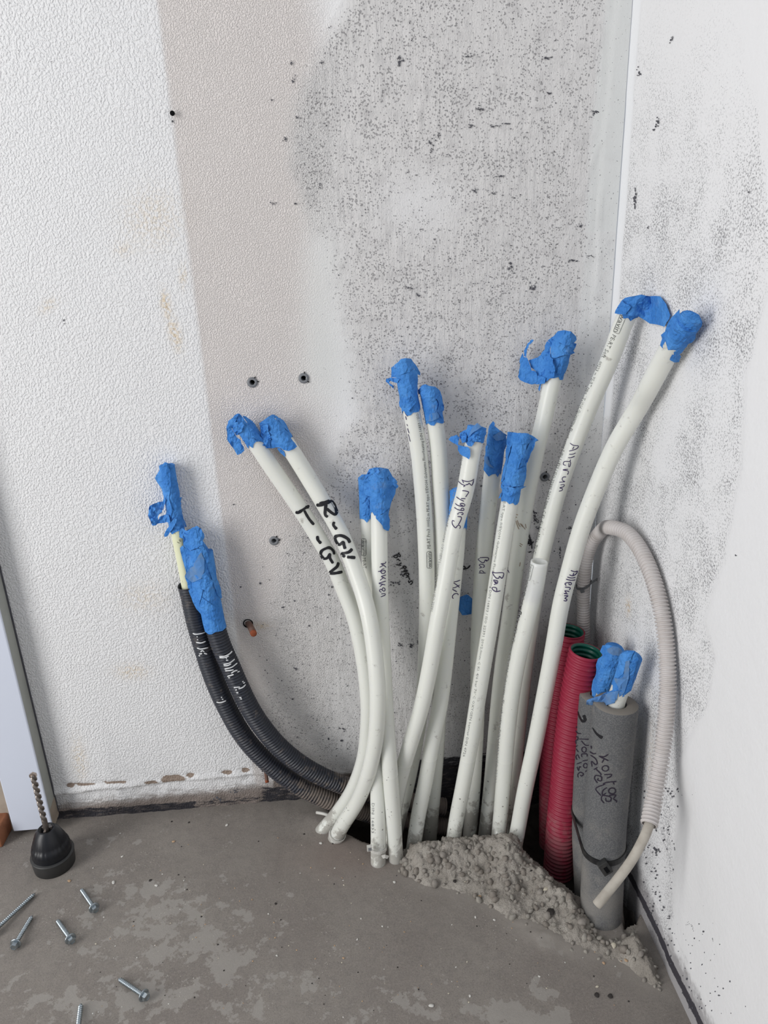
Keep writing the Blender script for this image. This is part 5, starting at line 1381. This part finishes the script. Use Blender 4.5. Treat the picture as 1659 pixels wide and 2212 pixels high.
# grey tie on the hoop
c_ = waypts([(1261, 1262, .031)])[0]
ring = [c_ + 0.0092 * (math.cos(a) * np.array([1, 0, 0.0]) + math.sin(a) * np.array([0, 1, 0])) + np.array([0, 0, 0.0045 * math.cos(a)]) for a in np.linspace(0, 2 * math.pi, 24, endpoint=False)]
V1, F1 = ribbon(ring, (0, 0, 1), 0.0028, 0.0010, True)
tail = np.array([c_ + np.array([0.006, -0.006, 0.003]), c_ + np.array([0.011, -0.006, 0.0065]), c_ + np.array([0.016, -0.003, 0.008]), c_ + np.array([0.0175, 0.001, 0.004])])
V2, F2 = ribbon(tail, (0, 0, 1), 0.0026, 0.0010)
V3, F3 = obox(c_ + np.array([-0.005, -0.0095, -0.004]), (1, 0, 0.2), (0, 1, 0), (-.2, 0, 1), 0.0045, 0.0035, 0.005)
t_ = empty('cable_tie', c_); tag(t_, 'small grey cable tie on the left leg of the hooped conduit', 'cable tie')
put('strap', mesh_np('strap', *join([(V1, F1, 0), (V2, F2, 0)])[:2], MTIEG, False), t_)
put('tie_head', mesh_np('tie_head', V3, F3, MTIEG, False), t_)

# white ties at the feet of the pipes
def loop_tie(path, s, R, width, label, head=None, a0=0, a1=2 * math.pi):
    P, T, N, B = path.at(np.array([s])); P, T, N, B = P[0], T[0], N[0], B[0]
    rg = [P + (R) * (math.cos(a) * N + math.sin(a) * B) for a in np.linspace(a0, a1, 26, endpoint=False)]
    V1, F1 = ribbon(rg, T, width, 0.0012, True)
    t_ = empty('cable_tie', P); tag(t_, label, 'cable tie')
    put('strap', mesh_np('strap', V1, F1, MTIEW, False), t_)
    if head is not None:
        h_ = on_back(*head); V2, F2 = obox(h_, (1, 0, 0.05), (0, 1, 0), (0, 0, 1), 0.0065, 0.004, 0.0075)
        V3, F3 = obox(h_ + np.array([0.0003, -0.0021, 0]), (1, 0, 0.05), (0, 1, 0), (0, 0, 1), 0.0035, 0.0005, 0.0045)
        put('tie_head', bevel(mesh_np('tie_head', V2, F2, MTIEW, False), 0.0004), t_)
        tag(put('slot', mesh_np('slot', V3, F3, MPLUG, False), t_))
    return t_


loop_tie(PP['p2'][1], 0.0165, R20 + 0.0011, 0.0045, 'white cable tie around the foot of the R-GV pipe')
p_ = PP['p3a'][1]
loop_tie(p_, 0.034, R20 + 0.0008, 0.004, 'white cable tie with a square head at the foot of the half hidden pipe', head=(798, 1832, .134))
V1, F1 = ribbon(waypts([(826, 1851, .139), (832, 1850, .141), (838, 1852, .140)]), (0, 0, 1), 0.0042, 0.0015)
o = put('cable_tie', mesh_np('cable_tie', V1, F1, MTIEW, False), base=on_back(832, 1851, .139)); tag(o, 'short white tie strap bridging the feet of the Køkken pipe and its neighbour', 'cable tie')
sp = Path(waypts([(684, 1755, .045), (700, 1758, .052), (716, 1764, .056), (735, 1775, .055)]), 0.003)
V, Fs = sweep(sp, sp.s, [0.0022] * len(sp.s), 10, cap0=True, cap1=True)
o = put('plastic_strip', mesh_np('plastic_strip', V, Fs, MTIEW), base=sp.P[0]); tag(o, 'small white plastic strip end poking out left of the T-GV pipe foot', 'strip')

# ------------------------------------------------------------------ wall fixings
names = ['grey plastic wall plug with a hole, left of the upper pair', 'grey plastic wall plug beside a chipped patch, right of the upper pair',
         'lone grey wall plug midway down, between black conduits and T-GV pipe', 'grey wall plug in the grubby wall between two white pipes near the corner']
for (px, py), lab in zip(PLUGS, names):
    c = on_back(px, py)
    pa = Path([c + np.array([0, 0.022, 0]), c + np.array([0, 0.010, 0]), c + np.array([0, -0.0012, 0])], 0.004)
    V, Fs = sweep(pa, [0.0, pa.L - 0.001, pa.L, pa.L + 0.0001, pa.L, 0.004], [0.0060, 0.0062, 0.0058, 0.0036, 0.0031, 0.0031], 20)
    rt = empty('wall_plug', c); tag(rt, lab, 'wall plug', 'grey wall plugs')
    put('sleeve', mesh_np('sleeve', V, Fs, MPLUG), rt)
    V, Fs = sweep(pa, [0.004, 0.0045], [0.0032, 0.0031], 16, cap0=True, cap1=True)
    put('hole_bottom', mesh_np('hole_bottom', V, Fs, MDARK), rt)
    fins = [obox(c + np.array([0.0066 * math.cos(a), -0.0008, 0.0066 * math.sin(a)]), (math.cos(a), 0, math.sin(a)), (0, 1, 0), (-math.sin(a), 0, math.cos(a)), 0.0024, 0.0008, 0.0010) + (0,) for a in ((0.1, 1.0) if px < 600 else (1.35, -0.7))]
    V, Fs, _ = join(fins); put('fin', mesh_np('fin', V, Fs, MDARK, False), rt)
rl = ['rust-tipped steel rod stub sticking out of the wall beside the black conduits', 'short rusty rod stub low on the wall under the black conduits']
rp = [[(533, 1346, -.010), (538, 1349, .004), (544, 1360, .020), (548, 1369, .032)], [(574, 1662, -.008), (574, 1665, .004), (575, 1675, .014), (577, 1690, .020)]]
for lab, pts, (_, __), rr in zip(rl, rp, RODS, (0.0042, 0.0026)):
    pa = Path(waypts(pts), 0.003)
    V, Fs = sweep(pa, pa.s, [rr] * len(pa.s), 16, cap0=True)
    rt = empty('steel_rod', pa.P[0]); tag(rt, lab, 'rod')
    put('rod_shaft', mesh_np('rod_shaft', V, Fs, MRUST), rt)
    V, Fs = sweep(pa, [pa.L - 0.003, pa.L, pa.L + 0.0006], [rr * 1.02, rr * 1.0, rr * 0.7], 16, cap1=True)
    tag(put('rod_tip', mesh_np('rod_tip', V, Fs, MRUSTT), rt), 'bright orange rusty tip')
# lining behind the drilled rod holes
for (p, _), r_ in zip(RODS, (0.0066, 0.0056)):
    c = on_back(*p); V, Fs = sweep(Path([c + np.array([0, .02, 0]), c + np.array([0, .012, 0]), c + np.array([0, -.0013, 0])], .004), [0, .0210, .0212], [r_ * 0.78, r_ * 0.78, r_], 20, cap0=True)
    tag(put('drilled_hole', mesh_np('drilled_hole', V, Fs, MDARK), wall_back), 'dark drilled hole')
c = on_back(374, 246)
pa = Path([c + np.array([0, 0.004, 0]), c + np.array([0, -0.002, 0]), c + np.array([0.0, -0.005, 0.0])], .003)
V, Fs = sweep(pa, [0, pa.L - .001, pa.L - .001, pa.L, pa.L + .0004], [.0011, .0011, .0025, .0025, .0016], 12, cap1=True)
o = put('nail', mesh_np('nail', V, Fs, MDARK), base=c); tag(o, 'small dark nail head high on the left wall, on the texture line', 'nail')
# taped bit behind pipes
tp = on_back(1005, 1306, .010)
pa = Path([on_back(1000, 1345, .012), on_back(1003, 1325, .012), on_back(1007, 1296, .012)], .003)
V, Fs = sweep(pa, pa.s, [.0085] * len(pa.s), 16, cap0=True, cap1=True)
V2, F2 = tape_patch([(988, 1292), (1000, 1287), (1008, 1284), (1024, 1295), (1024, 1326), (998, 1328), (990, 1314)], (pa, .0085), seed=77, amp=.8)
V3, F3 = tape_patch([(992, 1315), (1004, 1320), (1012, 1328), (998, 1329)], (pa, .0085), seed=78, amp=.4, lift=1.5)
V, Fs, mi = join([(V[[0]] * 0 + V2[[0]], [], 0), (V2, F2, 0), (V3, F3, 0)])
o = put('tape_scrap', mesh_np('tape_scrap', V, Fs, MTAPE, False), base=tp); tag(o, 'crumpled blue tape stuck to the wall between the WC pipe and the left Bad pipe', 'tape')

# ------------------------------------------------------------------ splashes on the walls (real thin cement flecks)
def flecks(name, parent, spots, hitfn, nrm_axis, mat):
    parts = []
    rr = random.Random(5); sm = []
    for (x, y, a, b, ang) in spots:
        if max(a, b) < 3.2: sm.append((x, y, a, b, ang)); continue
        c_, s_ = math.cos(math.radians(ang)), math.sin(math.radians(ang))
        for k in range(int(3 + max(a, b) * 0.8)):
            u, v = rr.gauss(0, .55) * a, rr.gauss(0, .55) * b
            sm.append((x + u * c_ - v * s_, y + u * s_ + v * c_, rr.uniform(.8, 1.0 + a * .28), rr.uniform(.6, .9 + b * .22), ang + rr.uniform(-30, 30)))
    for (x, y, a, b, ang) in sm:
        c_, s_ = math.cos(math.radians(ang)), math.sin(math.radians(ang)); V = []
        P = hitfn(x, y); V.append(P)
        for k in range(8):
            t = 2 * math.pi * k / 8; q = rr.uniform(.7, 1.25)
            u, v = a * math.cos(t) * q, b * math.sin(t) * q
            V.append(hitfn(x + u * c_ - v * s_, y + u * s_ + v * c_))
        V = np.array(V); V[0] = V[0] + np.array(nrm_axis) * 0.0005
        parts.append((V, [(0, 1 + k, 1 + (k + 1) % 8) for k in range(8)], 0))
    V, Fs, _ = join(parts)
    o = put(name, mesh_np(name, V, Fs, mat, True), parent); o['kind'] = 'stuff'
    return o


hbk = lambda x, y: on_back(x, y, 0.0011)
hrt = lambda x, y: on_right(x, y, -0.0010)
sp = [(1417, 1838, 5, 10, -12), (1460, 1936, 3, 5, -10), (1444, 1980, 3, 5, 0), (1485, 1996, 3, 4, 0), (1478, 1970, 2, 3, 0), (1495, 2003, 3, 4, 0), (1510, 1996, 2, 2, 0), (1520, 2012, 3, 3, 0), (1540, 2030, 3, 4, 0), (1555, 2040, 2, 2, 0), (1505, 1838, 2, 4, 0), (1507, 1860, 2, 3, 0),
      (1456, 1950, 2, 3, 0), (1420, 265, 6, 12, 20), (1450, 85, 2, 8, 20), (1371, 430, 2, 22, 5), (1398, 490, 3, 4, 0), (1380, 155, 3, 9, 0), (1590, 1200, 4, 2, 30), (1617, 415, 2, 3, 0), (1553, 2150, 3, 2, 10), (1562, 2135, 2, 2, 0), (1545, 2142, 2, 2, 0), (1577, 2120, 2, 3, 0)]
rr = random.Random(9)
for k in range(170):
    y = rr.uniform(1700, 2190); f0 = 1375 + max(0, (y - 1945)) / 2.35
    x = f0 + abs(rr.gauss(0, 1)) * 60 + 12
    if x < 1650: sp.append((x, y, rr.uniform(.8, 2.0), rr.uniform(.8, 2.6), rr.uniform(-30, 30)))
flecks('wall_splatter', wall_right, sp, hrt, (-1, 0, 0), MSPLAT)
sp = [(641, 255, 2, 5, 0), (630, 137, 3, 5, 0), (634, 170, 4, 8, 20), (692, 135, 4, 3, 0), (615, 303, 5, 4, 30), (691, 400, 5, 5, 30), (590, 440, 5, 4, 0), (638, 440, 3, 2, 0), (587, 216, 2, 2, 0), (1020, 271, 9, 3, 0), (1070, 273, 11, 3, 0), (1095, 267, 8, 2, 0), (1035, 236, 12, 2, 0),
      (945, 293, 8, 5, -40), (930, 308, 8, 4, 30), (932, 325, 4, 5, 0), (1012, 122, 9, 3, 0), (865, 130, 6, 13, 20), (1180, 125, 10, 3, 0), (1184, 202, 8, 2, 0), (1025, 412, 6, 8, 0), (1068, 415, 5, 3, 0), (1085, 380, 10, 2, 0), (1105, 580, 8, 9, 0), (905, 640, 7, 7, 0), (1150, 620, 6, 9, 0),
      (1250, 488, 7, 4, 0), (1290, 555, 16, 2, 8), (1237, 564, 9, 4, 0), (1285, 245, 12, 5, 0), (880, 622, 4, 4, 0), (888, 622, 3, 5, 0), (1160, 1125, 12, 3, 60), (1150, 1100, 10, 3, 50), (1165, 1140, 9, 2, 0), (1155, 1118, 3, 12, 0), (832, 1265, 7, 6, 0), (858, 1260, 4, 5, 0), (870, 1240, 5, 5, 0), (848, 1258, 6, 4, 30),
      (905, 1390, 7, 5, 0), (888, 1396, 8, 4, 0), (862, 1393, 6, 4, 30), (1210, 1190, 1.5, 9, 0), (1287, 650, 4, 9, 0), (740, 1575, 6, 2, 10), (738, 1600, 3, 2, 0), (710, 1596, 2, 3, 0), (640, 1445, 5, 3, 0), (611, 1312, 3, 2, 0), (636, 1298, 2, 2, 0), (710, 1285, 2, 2, 0), (717, 1268, 2, 2, 0), (520, 1268, 2, 2, 0), (562, 1260, 3, 2, 0),
      (373, 262, 2, 3, 0), (505, 1090, 2, 1.5, 0), (138, 693, 2, 4, 0), (507, 1710, 8, 5, 0), (471, 1726, 7, 5, 0), (632, 1510, 3, 2, 0), (668, 1352, 2, 2, 0), (1040, 1050, 3, 2, 0), (1230, 1140, 4, 4, 0)]
for k in range(900):
    y = rr.uniform(0, 1640); x = rr.gauss(980, 190) if y < 1000 else rr.uniform(560, 1270)
    lim = np.interp(y, [0, 330, 700, 1000, 1200], [700, 640, 740, 760, 560])
    if lim < x < 1300:
        st = y < 700 and x > 900 and rr.random() < .5
        sp.append((x, y, rr.uniform(1.6, 3.1) if st else rr.uniform(.7, 1.7), rr.uniform(.5, .9) if st else rr.uniform(.7, 1.5), rr.uniform(-8, 8) if st else rr.uniform(0, 90)))
flecks('wall_splatter', wall_back, sp, hbk, (0, -1, 0), MSPLAT)

# ------------------------------------------------------------------ drill chuck with masonry bit
cb = on_floor(119, 1866)
rt = empty('drill_chuck', cb); tag(rt, 'black drill chuck standing on the floor with a masonry bit pointing up', 'drill chuck')


def h_at(base, py):                    # height above base that projects to image row py
    lo_, hi_ = 0.0, 0.4
    for _ in range(40):
        m_ = (lo_ + hi_) / 2
        if to_px(base + np.array([0, 0, m_]))[1] > py: lo_ = m_
        else: hi_ = m_
    return lo_


Hc = h_at(cb, 1789); Hb = h_at(cb, 1668)
ax = Path([cb, cb + np.array([0, 0, Hb / 2]), cb + np.array([0, 0, Hb])], .002)
V, Fs = sweep(ax, [0, .0004, .018, .0195, .0195, .021], [.0250, .0256, .0268, .0272, .0255, .0235], 56, cap0=True)
put('base_ring', mesh_np('base_ring', V, Fs, MRUBB), rt)
prof = [(.0195, .0240), (.024, .0248), (.027, .0240), (.028, .0243), (.032, .0238), (Hc - .024, .0224), (Hc - .023, .0214), (Hc - .019, .0206), (Hc - .006, .0152), (Hc - .001, .0112), (Hc, .0102), (Hc, .0092), (Hc - .001, .0088), (Hc - .001, .0078), (Hc - .006, .0070)]
V, Fs = sweep(ax, [a for a, b in prof], [b for a, b in prof], 96, cap1=True,
              jit=lambda s_, a: np.where((s_ > .0315) & (s_ < Hc - .0215), -0.0007 * (np.cos(a * 24) > 0.35), 0.0))
put('chuck_sleeve', mesh_np('chuck_sleeve', V, Fs, MCHUCK), rt)
jaws = []
for k in range(3):
    a = 2 * math.pi * k / 3 + 0.5; c = cb + np.array([0.0052 * math.cos(a), 0.0052 * math.sin(a), Hc - 0.004])
    jaws.append(obox(c, (math.cos(a), math.sin(a), 0), (-math.sin(a), math.cos(a), 0), (0, 0, 1), 0.0036, 0.003, 0.008))
for V, Fs in jaws: put('jaw', mesh_np('jaw', V, Fs, MBIT, False), rt)
# two-flute bit
rb = 0.0037; n = 150; ns = 24; V = []
for i in range(n):
    t = i / (n - 1); zz = Hc - 0.006 + (Hb - 0.004 - Hc + 0.006) * t; tw = 2 * math.pi * (zz - Hc) / 0.019
    fl = float(sstep(Hc + .012, Hc + .020, zz))
    for k in range(ns):
        a = 2 * math.pi * k / ns; g = math.cos(2 * (a + tw)); g = max(0.0, g) ** 0.6
        rr_ = rb * (1 - 0.52 * g * fl) * (0.92 if fl < .5 else 1)
        V.append(cb + np.array([rr_ * math.cos(a), rr_ * math.sin(a), zz]))
idx = np.arange(n * ns).reshape(n, ns); j = np.roll(idx, -1, 1)
Fs = np.stack([idx[:-1], j[:-1], j[1:], idx[1:]], -1).reshape(-1, 4).tolist() + [idx[-1].tolist()]
put('drill_bit', mesh_np('drill_bit', np.array(V), Fs, MBIT), rt)
top = cb + np.array([0, 0, Hb - 0.003])
V = []
for zz, w, d in ((-0.004, .0041, .0014), (0.0, .0041, .0014)):
    for sx, sy in ((-1, -1), (1, -1), (1, 1), (-1, 1)): V.append(top + np.array([sx * w, sy * d * (1.2), zz]))
V += [top + np.array([0, -.0012, .0026]), top + np.array([0, .0012, .0026])]
put('bit_tip', mesh_np('bit_tip', np.array(V), [(3, 2, 1, 0), (0, 1, 5, 4), (1, 2, 6, 5), (2, 3, 7, 6), (3, 0, 4, 7), (4, 5, 8), (6, 7, 9), (5, 6, 9, 8), (7, 4, 8, 9)], MCARB, False), rt)

# ------------------------------------------------------------------ hex flange screws
def screw(tip_px, head_px, label, length=None):
    tip = on_floor(*tip_px, z=0.0025); head = on_floor(*head_px, z=0.0066)
    d = unit(head - tip)
    if length: head = tip + unit(np.array([d[0], d[1], 0]) * 1.0) * length; head[2] = 0.0068; d = unit(head - tip)
    pa = Path([tip, (tip + head) / 2, head], .002); L = pa.L
    rt = empty('hex_screw', (head[0], head[1], 0)); tag(rt, label, 'screw', 'hex-head screws scattered on the floor')
    pitch = 0.0024; n = int(L / pitch * 8); ns = 12; V = []
    P, T, N, B = pa.at(np.linspace(0, L - 0.002, n))
    for i in range(n):
        s_ = i / (n - 1) * (L - 0.002)
        env = min(1, 0.25 + s_ / 0.005)
        for k in range(ns):
            a = 2 * math.pi * k / ns; ph = s_ / pitch - a / (2 * math.pi); f = abs((ph % 1) - 0.5) * 2
            r_ = (0.0020 + 0.0009 * f ** 2) * env if s_ < L - 0.004 else 0.0024
            V.append(P[i] + r_ * (math.cos(a) * N[i] + math.sin(a) * B[i]))
    idx = np.arange(n * ns).reshape(n, ns); j = np.roll(idx, -1, 1)
    Fs = np.stack([idx[:-1], j[:-1], j[1:], idx[1:]], -1).reshape(-1, 4).tolist() + [idx[0][::-1].tolist(), idx[-1].tolist()]
    put('threaded_shank', mesh_np('threaded_shank', np.array(V), Fs, MSTEEL), rt)
    V, Fs = sweep(pa, [L - .0022, L - .0016, L - .0008, L - .0004], [.0040, .0064, .0065, .0058], 28, cap0=True, cap1=True)
    put('flange', mesh_np('flange', V, Fs, MSTEEL), rt)
    V, Fs = sweep(pa, [L - .0006, L + .0040, L + .0048, L + .0048, L + .0044], [.0046, .0046, .0038, .0030, .0028], 6, cap0=True, cap1=True)
    put('hex_head', mesh_np('hex_head', V, Fs, MSTEEL, False), rt)


screw((175, 1920), (204, 1962), 'short hex-head screw nearest to the chuck')
screw((123, 1987), (153, 2029), 'short hex-head screw in the middle of the group, pointing up-left')
screw((70, 1978), (33, 2040), 'hex-head screw with its head toward the lower left corner')
screw((76, 1930), (-18, 2016), 'long screw cut by the left photo edge')
screw((256, 2114), (312, 2151), 'hex-head screw lying apart to the right of the others')
screw((175, 2168), (167, 2235), 'hex-head screw cut by the bottom photo edge')

for o in bpy.data.objects:
    if '_base' in o: del o['_base']
